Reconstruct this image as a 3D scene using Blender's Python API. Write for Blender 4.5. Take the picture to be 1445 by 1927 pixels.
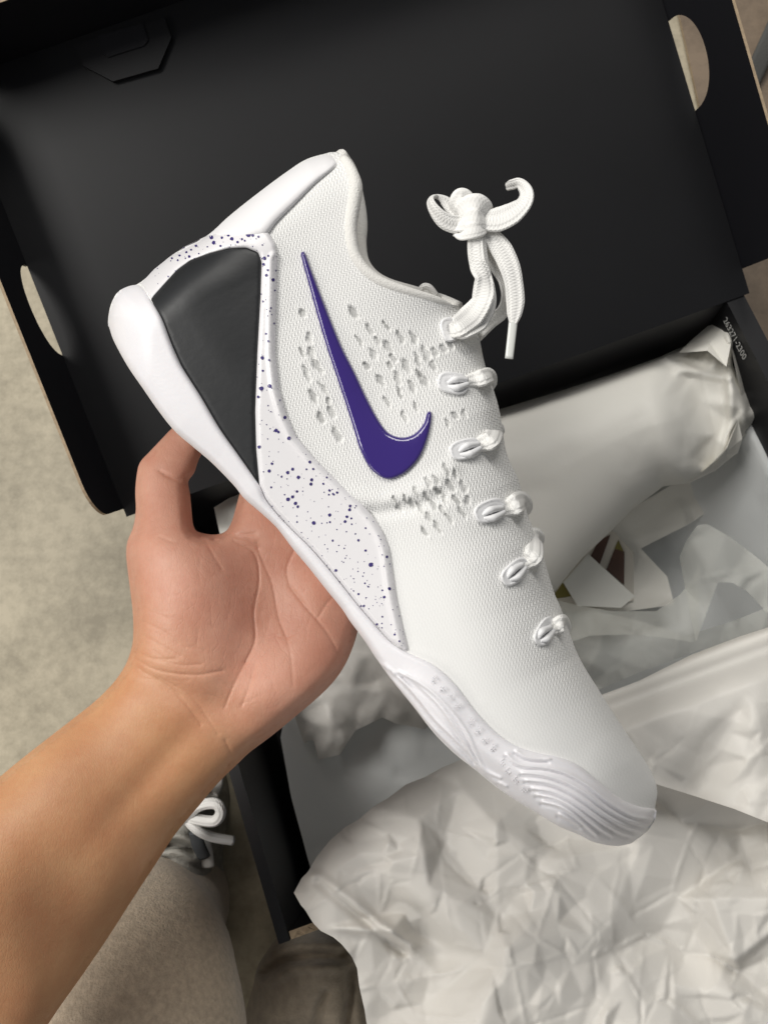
import bpy, bmesh, math, random
import numpy as np
from mathutils import Vector, Matrix
from mathutils.kdtree import KDTree
from mathutils.geometry import delaunay_2d_cdt

for o in list(bpy.data.objects):
    bpy.data.objects.remove(o, do_unlink=True)
scn = bpy.context.scene
col = scn.collection

# ------------------------------------------------------------------ camera
F = 1512.0                                   # focal length in photo pixels (photo 1445 x 1927)
CX, CY = 722.5, 963.5
DOWN = np.array([.068, .230, .971]); DOWN /= np.linalg.norm(DOWN)   # gravity in camera axes (x right, y down, z ahead)
CAM_H = .571
_up = -DOWN
_x = np.array([1., 0, 0]); _x -= _x.dot(_up) * _up; _x /= np.linalg.norm(_x)
_y = np.cross(_up, _x)
if _y[1] > 0: _y = -_y
# world axes expressed in camera axes; the camera frame is left handed in (right, down, ahead)? keep it right handed
_y = np.cross(_up, _x)
RW = np.array([_x, _y, _up])                 # rows: world axes in (right, down, ahead)


def cw(p):
    """(right, down, ahead) metres -> world"""
    p = np.asarray(p, float)
    w = p @ RW.T
    w[..., 2] += CAM_H
    return w


def P(px, py, z):
    """photo pixel seen at distance z ahead of the lens -> world (arrays or scalars)"""
    px, py, z = np.broadcast_arrays(np.asarray(px, float), np.asarray(py, float), np.asarray(z, float))
    return cw(np.stack([(px - CX) / F * z, (py - CY) / F * z, z], -1))


cam_d = bpy.data.cameras.new('camera')
cam = bpy.data.objects.new('camera', cam_d)
col.objects.link(cam)
r, d, a = RW @ np.array([1., 0, 0]), RW @ np.array([0, 1., 0]), RW @ np.array([0, 0, 1.])
M = Matrix(((r[0], -d[0], -a[0], 0), (r[1], -d[1], -a[1], 0), (r[2], -d[2], -a[2], CAM_H), (0, 0, 0, 1)))
cam.matrix_world = M
cam_d.sensor_fit = 'VERTICAL'
cam_d.sensor_height = 24
cam_d.lens = F / 1927 * 24
cam_d.clip_start = .01
cam_d.clip_end = 60
cam_d.dof.use_dof = True
cam_d.dof.focus_distance = .312
cam_d.dof.aperture_fstop = 15
scn.camera = cam

# ------------------------------------------------------------------ light
world = bpy.data.worlds.new('World')
scn.world = world
world.use_nodes = True
world.node_tree.nodes['Background'].inputs[0].default_value = (.95, .97, 1.0, 1)
world.node_tree.nodes['Background'].inputs[1].default_value = .18


def area(name, direction, dist, sx, sy, power, colr, roll=0, target=(0, 0, .36)):
    l = bpy.data.lights.new(name, 'AREA')
    l.shape = 'RECTANGLE'; l.size = sx; l.size_y = sy; l.energy = power; l.color = colr
    o = bpy.data.objects.new(name, l); col.objects.link(o)
    t = cw(np.array(target, float))
    dv = np.array(direction, float); dv /= np.linalg.norm(dv)
    p = cw(np.array(target, float) + dv * dist)
    o.location = p
    q = Vector(t - p).to_track_quat('-Z', 'Y')
    o.rotation_euler = (q.to_matrix() @ Matrix.Rotation(roll, 3, 'Z')).to_euler()
    o['label'] = 'ceiling lamp out of view'; o['kind'] = 'structure'
    return o


area('ceiling_lamp', (-.62, -.36, -.72), 2.3, 1.1, .62, 36, (1, .975, .93), roll=math.radians(20))
area('ceiling_lamp', (.0, -.86, -.62), 2.6, 1.5, .7, 29, (1, .97, .92))
area('ceiling_lamp', (-.75, .45, -.55), 2.6, 1.1, .7, 13, (1, .96, .9))

scn.view_settings.view_transform = 'Standard'
scn.view_settings.look = 'None'
scn.view_settings.exposure = .04
scn.view_settings.gamma = 1
scn.render.engine = 'CYCLES'
scn.render.resolution_x, scn.render.resolution_y = 767, 1024


# ------------------------------------------------------------------ materials
def nodes(name):
    m = bpy.data.materials.new(name); m.use_nodes = True
    nt = m.node_tree
    return m, nt, nt.nodes['Principled BSDF']


def N(nt, t, **kw):
    n = nt.nodes.new(t)
    for k, v in kw.items():
        if k.startswith('i_'):
            key = k[2:]
            n.inputs[int(key) if key.isdigit() else key].default_value = v
        else:
            setattr(n, k, v)
    return n


def math_n(nt, op, a_, b_=None):
    n = nt.nodes.new('ShaderNodeMath'); n.operation = op
    for i, v in enumerate((a_, b_)):
        if v is None: continue
        if isinstance(v, (int, float)): n.inputs[i].default_value = v
        else: nt.links.new(v, n.inputs[i])
    return n.outputs[0]


def add_bump(nt, b, height, strength, dist):
    bp = nt.nodes.new('ShaderNodeBump')
    bp.inputs['Strength'].default_value = strength
    bp.inputs['Distance'].default_value = dist
    nt.links.new(height, bp.inputs['Height'])
    nt.links.new(bp.outputs[0], b.inputs['Normal'])
    return bp


def plain(name, c, rough=.5, noise=0, nscale=60, bump=0, bscale=300, bdist=.001, spec=.5, c2=None, coat=0, sss=0, sheen=0):
    m, nt, b = nodes(name)
    b.inputs['Base Color'].default_value = (*c, 1)
    b.inputs['Roughness'].default_value = rough
    b.inputs['Specular IOR Level'].default_value = spec
    b.inputs['Coat Weight'].default_value = coat
    b.inputs['Sheen Weight'].default_value = sheen
    tc = N(nt, 'ShaderNodeTexCoord')
    if sss:
        b.inputs['Subsurface Weight'].default_value = sss
        b.inputs['Subsurface Scale'].default_value = .004
        b.inputs['Subsurface Radius'].default_value = (1, .8, .7)
    if noise:
        nz = N(nt, 'ShaderNodeTexNoise', i_Scale=nscale, i_Detail=6.0, i_Roughness=.6)
        nt.links.new(tc.outputs['Object'], nz.inputs['Vector'])
        mx = N(nt, 'ShaderNodeMix', data_type='RGBA')
        cc = c2 or tuple(v * (1 - noise) for v in c)
        mx.inputs[6].default_value = (*c, 1); mx.inputs[7].default_value = (*cc, 1)
        rp = N(nt, 'ShaderNodeValToRGB'); rp.color_ramp.elements[0].position = .35; rp.color_ramp.elements[1].position = .68
        nt.links.new(nz.outputs['Fac'], rp.inputs[0]); nt.links.new(rp.outputs[0], mx.inputs[0])
        nt.links.new(mx.outputs[2], b.inputs['Base Color'])
    if bump:
        nb = N(nt, 'ShaderNodeTexNoise', i_Scale=bscale, i_Detail=4.0)
        nt.links.new(tc.outputs['Object'], nb.inputs['Vector'])
        add_bump(nt, b, nb.outputs['Fac'], bump, bdist)
    return m


def knit_material():
    m, nt, b = nodes('white_knit')
    b.inputs['Roughness'].default_value = .75
    b.inputs['Specular IOR Level'].default_value = .35
    b.inputs['Sheen Weight'].default_value = .15
    uv = N(nt, 'ShaderNodeUVMap', uv_map='px')
    mp = N(nt, 'ShaderNodeMapping'); mp.inputs['Rotation'].default_value = (0, 0, math.radians(-62))
    nt.links.new(uv.outputs[0], mp.inputs[0])
    nz = N(nt, 'ShaderNodeTexNoise', i_Scale=1.2, i_Detail=2.0)
    nt.links.new(mp.outputs[0], nz.inputs['Vector'])
    sp = N(nt, 'ShaderNodeSeparateXYZ'); nt.links.new(mp.outputs[0], sp.inputs[0])
    along, across = sp.outputs[0], sp.outputs[1]
    zig = math_n(nt, 'PINGPONG', along, .045)                 # px / 100
    ac = math_n(nt, 'ADD', math_n(nt, 'ADD', across, math_n(nt, 'MULTIPLY', zig, .75)), math_n(nt, 'MULTIPLY', nz.outputs['Fac'], .03))
    row = math_n(nt, 'SINE', math_n(nt, 'MULTIPLY', ac, 2 * math.pi / .066))
    st = math_n(nt, 'SINE', math_n(nt, 'MULTIPLY', along, 2 * math.pi / .062))
    h = math_n(nt, 'ADD', math_n(nt, 'MULTIPLY', row, .5), math_n(nt, 'MULTIPLY', math_n(nt, 'MULTIPLY', st, row), .14))
    at = N(nt, 'ShaderNodeAttribute', attribute_name='knit')
    hh = math_n(nt, 'MULTIPLY', h, at.outputs['Fac'])
    add_bump(nt, b, hh, .5, .0006)
    rp = N(nt, 'ShaderNodeMix', data_type='RGBA')
    rp.inputs[6].default_value = (.775, .775, .76, 1); rp.inputs[7].default_value = (.87, .865, .85, 1)
    nt.links.new(math_n(nt, 'ADD', math_n(nt, 'MULTIPLY', hh, .55), .6), rp.inputs[0])
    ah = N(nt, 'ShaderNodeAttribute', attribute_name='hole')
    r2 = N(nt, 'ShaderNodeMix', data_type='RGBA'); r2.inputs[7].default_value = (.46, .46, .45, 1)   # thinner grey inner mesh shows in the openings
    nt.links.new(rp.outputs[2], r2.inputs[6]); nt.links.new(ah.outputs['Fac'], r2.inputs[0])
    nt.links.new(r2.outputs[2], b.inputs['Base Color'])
    return m


def lace_material(name='white_lace_braid', bs=.42):
    m, nt, b = nodes(name)
    b.inputs['Base Color'].default_value = (.86, .85, .825, 1)
    b.inputs['Roughness'].default_value = .8
    b.inputs['Sheen Weight'].default_value = .2
    uv = N(nt, 'ShaderNodeUVMap', uv_map='px')
    sp = N(nt, 'ShaderNodeSeparateXYZ'); nt.links.new(uv.outputs[0], sp.inputs[0])
    al, ac = sp.outputs[0], sp.outputs[1]                      # metres along, 0..1 round the section
    k = 2 * math.pi / .0013
    s1 = math_n(nt, 'SINE', math_n(nt, 'ADD', math_n(nt, 'MULTIPLY', al, k), math_n(nt, 'MULTIPLY', ac, 2 * math.pi * 10)))
    s2 = math_n(nt, 'SINE', math_n(nt, 'SUBTRACT', math_n(nt, 'MULTIPLY', al, k), math_n(nt, 'MULTIPLY', ac, 2 * math.pi * 10)))
    h = math_n(nt, 'MAXIMUM', s1, s2)
    ed = math_n(nt, 'SINE', math_n(nt, 'MULTIPLY', ac, 2 * math.pi * 8))      # lengthwise ribs of the flat braid
    h = math_n(nt, 'ADD', math_n(nt, 'MULTIPLY', h, .6), math_n(nt, 'MULTIPLY', ed, .9))
    add_bump(nt, b, h, bs, .0005)
    return m


def skin_material():
    m, nt, b = nodes('skin')
    b.inputs['Roughness'].default_value = .48
    b.inputs['Subsurface Weight'].default_value = .15
    b.inputs['Subsurface Scale'].default_value = .003
    b.inputs['Subsurface Radius'].default_value = (1, .35, .2)
    tc = N(nt, 'ShaderNodeTexCoord')
    at = N(nt, 'ShaderNodeAttribute', attribute_name='palm')
    nz = N(nt, 'ShaderNodeTexNoise', i_Scale=42.0, i_Detail=9.0, i_Roughness=.74)
    nt.links.new(tc.outputs['Object'], nz.inputs['Vector'])
    mx = N(nt, 'ShaderNodeMix', data_type='RGBA')
    mx.inputs[6].default_value = (.60, .325, .165, 1)          # forearm tan
    mx.inputs[7].default_value = (.615, .33, .235, 1)          # palm, pinker
    nt.links.new(at.outputs['Fac'], mx.inputs[0])
    m2 = N(nt, 'ShaderNodeMix', data_type='RGBA', blend_type='MULTIPLY')
    m2.inputs[0].default_value = 1
    rp = N(nt, 'ShaderNodeValToRGB')
    rp.color_ramp.elements[0].position = .3; rp.color_ramp.elements[0].color = (.86, .72, .68, 1)
    rp.color_ramp.elements[1].position = .7; rp.color_ramp.elements[1].color = (1.0, 1.0, 1.0, 1)
    nt.links.new(nz.outputs['Fac'], rp.inputs[0])
    nt.links.new(mx.outputs[2], m2.inputs[6]); nt.links.new(rp.outputs[0], m2.inputs[7])
    nt.links.new(m2.outputs[2], b.inputs['Base Color'])
    vo = N(nt, 'ShaderNodeTexVoronoi', feature='DISTANCE_TO_EDGE', i_Scale=900.0)
    mp = N(nt, 'ShaderNodeMapping'); mp.inputs['Scale'].default_value = (1, .45, 1); mp.inputs['Rotation'].default_value = (0, 0, .6)
    nt.links.new(tc.outputs['Object'], mp.inputs[0]); nt.links.new(mp.outputs[0], vo.inputs['Vector'])
    n2 = N(nt, 'ShaderNodeTexNoise', i_Scale=260.0, i_Detail=5.0)
    nt.links.new(tc.outputs['Object'], n2.inputs['Vector'])
    v3 = N(nt, 'ShaderNodeTexVoronoi', feature='DISTANCE_TO_EDGE', i_Scale=250.0)
    mp3 = N(nt, 'ShaderNodeMapping'); mp3.inputs['Scale'].default_value = (1, .3, .6); mp3.inputs['Rotation'].default_value = (0, 0, -.5)
    wz = N(nt, 'ShaderNodeTexNoise', i_Scale=60.0, i_Detail=3.0)
    vm = N(nt, 'ShaderNodeVectorMath', operation='MULTIPLY_ADD'); vm.inputs[1].default_value = (.012, .012, .012)
    nt.links.new(tc.outputs['Object'], wz.inputs['Vector']); nt.links.new(wz.outputs['Color'], vm.inputs[0]); nt.links.new(tc.outputs['Object'], vm.inputs[2])
    nt.links.new(vm.outputs[0], mp3.inputs[0]); nt.links.new(mp3.outputs[0], v3.inputs['Vector'])
    fine = math_n(nt, 'MULTIPLY', math_n(nt, 'MULTIPLY', math_n(nt, 'MINIMUM', v3.outputs['Distance'], .06), 2.6), math_n(nt, 'ADD', at.outputs['Fac'], .12))
    hh = math_n(nt, 'ADD', math_n(nt, 'ADD', fine, math_n(nt, 'MINIMUM', vo.outputs['Distance'], .12)), math_n(nt, 'MULTIPLY', n2.outputs['Fac'], .5))
    add_bump(nt, b, hh, .32, .0010)
    return m


def tissue_material(name, c, trans=.2, wr=.07, alpha=1.0):
    m, nt, b = nodes(name)
    nt.nodes.remove(b)
    out = nt.nodes['Material Output']
    df = N(nt, 'ShaderNodeBsdfDiffuse'); df.inputs[0].default_value = (*c, 1)
    tr = N(nt, 'ShaderNodeBsdfTranslucent'); tr.inputs[0].default_value = (*c, 1)
    gl = N(nt, 'ShaderNodeBsdfGlossy'); gl.inputs[0].default_value = (.9, .9, .9, 1); gl.inputs['Roughness'].default_value = .45
    tc = N(nt, 'ShaderNodeTexCoord')
    nz = N(nt, 'ShaderNodeTexNoise', i_Scale=70.0, i_Detail=8.0, i_Roughness=.65)
    nt.links.new(tc.outputs['Object'], nz.inputs['Vector'])
    bp = N(nt, 'ShaderNodeBump'); bp.inputs['Strength'].default_value = wr; bp.inputs['Distance'].default_value = .004
    nt.links.new(nz.outputs['Fac'], bp.inputs['Height'])
    for n in (df, tr, gl): nt.links.new(bp.outputs[0], n.inputs['Normal'])
    m1 = N(nt, 'ShaderNodeMixShader'); m1.inputs[0].default_value = trans
    nt.links.new(df.outputs[0], m1.inputs[1]); nt.links.new(tr.outputs[0], m1.inputs[2])
    m2 = N(nt, 'ShaderNodeMixShader'); m2.inputs[0].default_value = .02
    nt.links.new(m1.outputs[0], m2.inputs[1]); nt.links.new(gl.outputs[0], m2.inputs[2])
    last = m2
    if alpha < 1:
        tp = N(nt, 'ShaderNodeBsdfTransparent')
        m3 = N(nt, 'ShaderNodeMixShader'); m3.inputs[0].default_value = alpha
        nt.links.new(tp.outputs[0], m3.inputs[1]); nt.links.new(m2.outputs[0], m3.inputs[2])
        last = m3
    nt.links.new(last.outputs[0], out.inputs[0])
    return m


MAT = {}
MAT['knit'] = knit_material()
MAT['lace'] = lace_material()
MAT['lace_fine'] = lace_material('white_lace_braid_tight', .22)
MAT['skin'] = skin_material()
MAT['midsole'] = plain('white_midsole_rubber', (.82, .805, .83), .42, bump=.12, bscale=900, bdist=.0005, sss=.08)
MAT['counter'] = plain('white_painted_counter', (.79, .775, .79), .33, bump=.05, bscale=700, bdist=.0004)
MAT['tab'] = plain('white_heel_foam', (.82, .81, .82), .5, bump=.1, bscale=900, bdist=.0004)
MAT['panel'] = plain('charcoal_leather_panel', (.009, .0102, .012), .47, noise=.2, nscale=30, bump=.10, bscale=300, bdist=.0006)
MAT['purple'] = plain('glossy_purple', (.038, .019, .175), .14, coat=.6)
MAT['speck'] = plain('purple_paint_speck', (.042, .028, .16), .35)
MAT['eyelet'] = plain('white_eyelet_plastic', (.80, .80, .81), .38)
MAT['lining'] = plain('white_lining_cloth', (.80, .785, .75), .85, bump=.7, bscale=1500, bdist=.0006, sheen=.2)
MAT['aglet'] = plain('clear_white_plastic_tip', (.72, .73, .70), .22)
MAT['card_black'] = plain('black_box_card', (.0055, .0055, .0068), .48, noise=.3, nscale=9, bump=.04, bscale=900, bdist=.0006, spec=.36)
MAT['card_inner'] = plain('black_box_inner_card', (.004, .004, .006), .55, bump=.05, bscale=700, bdist=.0006, spec=.35)
MAT['card_tan'] = plain('raw_cardboard_edge', (.42, .32, .21), .85, noise=.3, nscale=300)
MAT['tissue'] = tissue_material('white_tissue', (.76, .735, .69))
MAT['tissue_smooth'] = tissue_material('smooth_white_tissue', (.85, .83, .77), wr=.06)
MAT['tissue_grey'] = tissue_material('grey_white_liner_tissue', (.66, .675, .67), wr=.12, trans=.1)
MAT['tissue_thin'] = tissue_material('thin_see_through_tissue', (.80, .80, .74), wr=.06, alpha=.42)
MAT['white_card'] = plain('white_card', (.62, .62, .58), .6)
MAT['print_brown'] = plain('brown_print', (.075, .035, .022), .6)
MAT['print_olive'] = plain('olive_print', (.17, .145, .03), .6)
MAT['print_pale'] = plain('pale_print', (.55, .52, .46), .6)
MAT['print_white'] = plain('white_ink', (.42, .42, .41), .6)
MAT['pants'] = plain('taupe_sweatpants', (.50, .405, .30), .95, noise=.3, nscale=330, bump=.5, bscale=900, bdist=.0015, sheen=.3)
MAT['pants2'] = plain('brown_trouser_cloth', (.42, .35, .265), .95, noise=.3, nscale=160, bump=.6, bscale=900, bdist=.0012, sheen=.3)
MAT['mesh_grey'] = plain('grey_mesh_shoe', (.40, .385, .345), .8, noise=.4, nscale=130, bump=.6, bscale=700, bdist=.0012)
MAT['mesh_dark'] = plain('dark_grey_overlay', (.06, .065, .07), .6)
MAT['mesh_white'] = plain('silver_overlay', (.62, .60, .56), .35)
MAT['strap'] = plain('grey_webbing', (.07, .07, .065), .8, bump=.4, bscale=600)


def floor_material(name, c1, c2, sc=5.0):
    m, nt, b = nodes(name)
    tc = N(nt, 'ShaderNodeTexCoord')
    n1 = N(nt, 'ShaderNodeTexNoise', i_Scale=sc, i_Detail=9.0, i_Roughness=.62)
    n2 = N(nt, 'ShaderNodeTexNoise', i_Scale=sc * 9, i_Detail=8.0, i_Roughness=.7)
    for n in (n1, n2): nt.links.new(tc.outputs['Object'], n.inputs['Vector'])
    mix = math_n(nt, 'ADD', math_n(nt, 'MULTIPLY', n1.outputs['Fac'], .6), math_n(nt, 'MULTIPLY', n2.outputs['Fac'], .4))
    rp = N(nt, 'ShaderNodeValToRGB')
    e = rp.color_ramp.elements
    e[0].position = .40; e[0].color = (*c2, 1); e[1].position = .58; e[1].color = (*c1, 1)
    nt.links.new(mix, rp.inputs[0]); nt.links.new(rp.outputs[0], b.inputs['Base Color'])
    b.inputs['Roughness'].default_value = .55
    add_bump(nt, b, n2.outputs['Fac'], .15, .002)
    return m


MAT['concrete'] = floor_material('polished_concrete', (.46, .405, .295), (.27, .235, .165), 11.0)
MAT['brown_board'] = floor_material('brown_board', (.20, .145, .095), (.115, .08, .05), 9)


# ------------------------------------------------------------------ object helpers
def tag(o, label=None, cat=None, group=None, kind=None):
    if label: o['label'] = label
    if cat: o['category'] = cat
    if group: o['group'] = group
    if kind: o['kind'] = kind
    return o


def empty(name, loc):
    o = bpy.data.objects.new(name, None); col.objects.link(o)
    o.empty_display_size = .02
    o.location = loc
    return o


def build(name, verts, faces, mat, parent=None, smooth=True, uv=None, mats=None, fmat=None, attrs=None):
    """one mesh object from world-space vertices, its origin at its parent's base"""
    v = np.asarray(verts, float)
    org = np.zeros(3)
    if parent is not None:
        p = parent
        while p is not None:
            org = org + np.array(p.location); p = p.parent
    else:
        org = np.array([v[:, 0].mean(), v[:, 1].mean(), v[:, 2].min()])
    me = bpy.data.meshes.new(name)
    me.from_pydata([tuple(x) for x in (v - org)], [], [tuple(int(i) for i in f) for f in faces])
    ms = mats or [mat]
    for m in ms: me.materials.append(m)
    if fmat is not None:
        me.polygons.foreach_set('material_index', np.asarray(fmat, np.int32))
    me.polygons.foreach_set('use_smooth', [smooth] * len(me.polygons))
    if uv is not None:
        l = me.uv_layers.new(name='px')
        idx = np.zeros(len(me.loops), np.int32); me.loops.foreach_get('vertex_index', idx)
        l.data.foreach_set('uv', np.asarray(uv, np.float32)[idx].ravel())
    if attrs:
        for k, arr in attrs.items():
            at = me.attributes.new(k, 'FLOAT', 'POINT')
            at.data.foreach_set('value', np.asarray(arr, np.float32))
    me.update()
    o = bpy.data.objects.new(name, me); col.objects.link(o)
    if parent is None: o.location = org
    else: o.parent = parent
    return o


def crspline(pts, n=8, closed=False):
    p = np.asarray(pts, float)
    if closed:
        q = np.vstack([p[-1], p, p[0], p[1]])
    else:
        q = np.vstack([2 * p[0] - p[1], p, 2 * p[-1] - p[-2]])
    out = []
    t = np.linspace(0, 1, n, endpoint=False)[:, None]
    for i in range(1, len(q) - 2):
        a_, b_, c_, d_ = q[i - 1], q[i], q[i + 1], q[i + 2]
        out.append(.5 * (2 * b_ + (c_ - a_) * t + (2 * a_ - 5 * b_ + 4 * c_ - d_) * t ** 2 + (3 * b_ - a_ - 3 * c_ + d_) * t ** 3))
    out = np.vstack(out)
    if not closed: out = np.vstack([out, p[-1]])
    return out


def resample(p, step, closed=False):
    p = np.asarray(p, float)
    if closed: p = np.vstack([p, p[0]])
    seg = np.linalg.norm(np.diff(p[:, :], axis=0), axis=1)
    s = np.concatenate([[0], np.cumsum(seg)])
    n = max(3, int(round(s[-1] / step)))
    t = np.linspace(0, s[-1], n + 1)
    if closed: t = t[:-1]
    return np.stack([np.interp(t, s, p[:, k]) for k in range(p.shape[1])], -1)


def dist_poly(pts, poly, closed=False):
    pts = np.asarray(pts, float); a_ = np.asarray(poly, float)
    if len(pts) * len(a_) > 1500000 and len(a_) > 60:
        q = np.vstack([a_, a_[:1]]) if closed else a_
        q = resample(q, .6)
        kd = KDTree(len(q))
        for i, w in enumerate(q): kd.insert((w[0], w[1], 0), i)
        kd.balance()
        fnd = kd.find
        return np.array([fnd((x, y, 0))[2] for x, y in pts.tolist()])
    b_ = np.roll(a_, -1, 0) if closed else a_[1:]
    if not closed: a_ = a_[:-1]
    out = np.empty(len(pts))
    ab = b_ - a_; l2 = (ab ** 2).sum(1) + 1e-12
    for i in range(0, len(pts), 3000):
        q = pts[i:i + 3000]
        t = ((q[:, None, :] - a_[None]) * ab[None]).sum(2) / l2
        t = np.clip(t, 0, 1)
        dd = q[:, None, :] - a_[None] - t[..., None] * ab[None]
        out[i:i + 3000] = np.sqrt((dd ** 2).sum(2).min(1))
    return out


def inside(pts, poly):
    pts = np.asarray(pts, float); a_ = np.asarray(poly, float); b_ = np.roll(a_, -1, 0)
    res = np.zeros(len(pts), bool)
    for i in range(len(a_)):
        x0, y0 = a_[i]; x1, y1 = b_[i]
        if y0 == y1: continue
        c_ = ((y0 > pts[:, 1]) != (y1 > pts[:, 1]))
        xi = x0 + (pts[:, 1] - y0) / (y1 - y0) * (x1 - x0)
        res ^= c_ & (pts[:, 0] < xi)
    return res


def fill(outline, step, rings=(), extra=None):
    """triangulated outline -> verts2d, faces, number of boundary verts (first in order), distance to the boundary"""
    ol = np.asarray(outline, float)
    area2 = (ol[:, 0] * np.roll(ol[:, 1], -1) - np.roll(ol[:, 0], -1) * ol[:, 1]).sum()
    if area2 < 0: ol = ol[::-1]
    lo, hi = ol.min(0), ol.max(0)
    gx = np.arange(lo[0], hi[0], step); gy = np.arange(lo[1], hi[1], step * .866)
    X, Y = np.meshgrid(gx, gy); X = X + (np.arange(len(gy)) % 2)[:, None] * step * .5
    g = np.stack([X.ravel(), Y.ravel()], -1)
    g = g[inside(g, ol)]
    dg = dist_poly(g, ol, True)
    g = g[dg > (max(rings) if rings else 0) + step * .55]
    tn = np.roll(ol, -1, 0) - np.roll(ol, 1, 0)
    tn /= np.linalg.norm(tn, axis=1)[:, None] + 1e-9
    nr = np.stack([-tn[:, 1], tn[:, 0]], -1)
    allp = [ol]
    for rr in rings:
        q = ol + nr * rr
        q = q[inside(q, ol)]
        if len(q):
            q = q[dist_poly(q, ol, True) > rr * .9]
            if len(q): allp.append(q)
    allp.append(g)
    if extra is not None: allp.append(extra)
    pts = np.vstack(allp)
    n = len(ol)
    edges = [(i, (i + 1) % n) for i in range(n)]
    vo, eo, fo, ov, oe, of = delaunay_2d_cdt([Vector(p) for p in pts], edges, [], 1, 1e-4)
    v = np.array([(p[0], p[1]) for p in vo])
    # order the boundary vertices
    bmap = {}
    for k, src in enumerate(ov):
        for s_ in src:
            if s_ < n: bmap[s_] = k
    bidx = [bmap[i] for i in range(n) if i in bmap]
    dd = dist_poly(v, ol, True)
    dd[bidx] = 0
    return v, [list(f) for f in fo], bidx, dd


def rnd(dd, rad, p=2.0):
    t = np.clip(dd / rad, 0, 1)
    return (1 - (1 - t) ** p) ** (1 / p)


def sm(x, a_, b_):
    t = np.clip((x - a_) / (b_ - a_), 0, 1)
    return t * t * (3 - 2 * t)


def tube_mesh(path, rad, seg=10, flat=1.0, ref=None, roll=0.0, cap=True, power=2.0):
    """sweep; path Nx3 world, rad scalar/array (half width), flat = thickness / width; returns verts, faces, uv"""
    p = np.asarray(path, float); n = len(p)
    rad = np.broadcast_to(np.asarray(rad, float), (n,)); roll = np.broadcast_to(np.asarray(roll, float), (n,))
    flat = np.broadcast_to(np.asarray(flat, float), (n,))
    t = np.gradient(p, axis=0); t /= np.linalg.norm(t, axis=1)[:, None] + 1e-12
    ref = np.asarray(ref if ref is not None else RW @ np.array([0, 0, -1.]), float)
    w = np.cross(t, ref); nl = np.linalg.norm(w, axis=1)[:, None]
    w = w / (nl + 1e-9)
    for i in range(1, n):
        if np.dot(w[i], w[i - 1]) < 0: w[i] = -w[i]
    nn = np.cross(w, t)
    w2 = w * np.cos(roll)[:, None] + nn * np.sin(roll)[:, None]
    n2 = nn * np.cos(roll)[:, None] - w * np.sin(roll)[:, None]
    s = np.concatenate([[0], np.cumsum(np.linalg.norm(np.diff(p, axis=0), axis=1))])
    V, U, Fc = [], [], []
    th = np.arange(seg) / seg * 2 * np.pi
    ce = np.sign(np.cos(th)) * np.abs(np.cos(th)) ** (2 / power); se = np.sign(np.sin(th)) * np.abs(np.sin(th)) ** (2 / power)
    for i in range(n):
        ring = p[i] + rad[i] * (ce[:, None] * w2[i] + flat[i] * se[:, None] * n2[i])
        V.append(ring); U.append(np.stack([np.full(seg, s[i]), th / (2 * np.pi)], -1))
    V = np.vstack(V); U = np.vstack(U)
    for i in range(n - 1):
        for j in range(seg):
            k = (j + 1) % seg
            Fc.append((i * seg + j, i * seg + k, (i + 1) * seg + k, (i + 1) * seg + j))
    if cap:
        Fc.append(tuple(range(seg))[::-1]); Fc.append(tuple((n - 1) * seg + j for j in range(seg)))
    return V, Fc, U


def merge(parts):
    V, Fc, U = [], [], []; k = 0
    for v, f, u in parts:
        V.append(v); U.append(u); Fc += [tuple(i + k for i in q) for q in f]; k += len(v)
    return np.vstack(V), Fc, np.vstack(U)


def px_path(pts, n=8):
    """(px, py, z) control points -> smooth world path"""
    q = crspline(pts, n)
    return P(q[:, 0], q[:, 1], q[:, 2])


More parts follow.
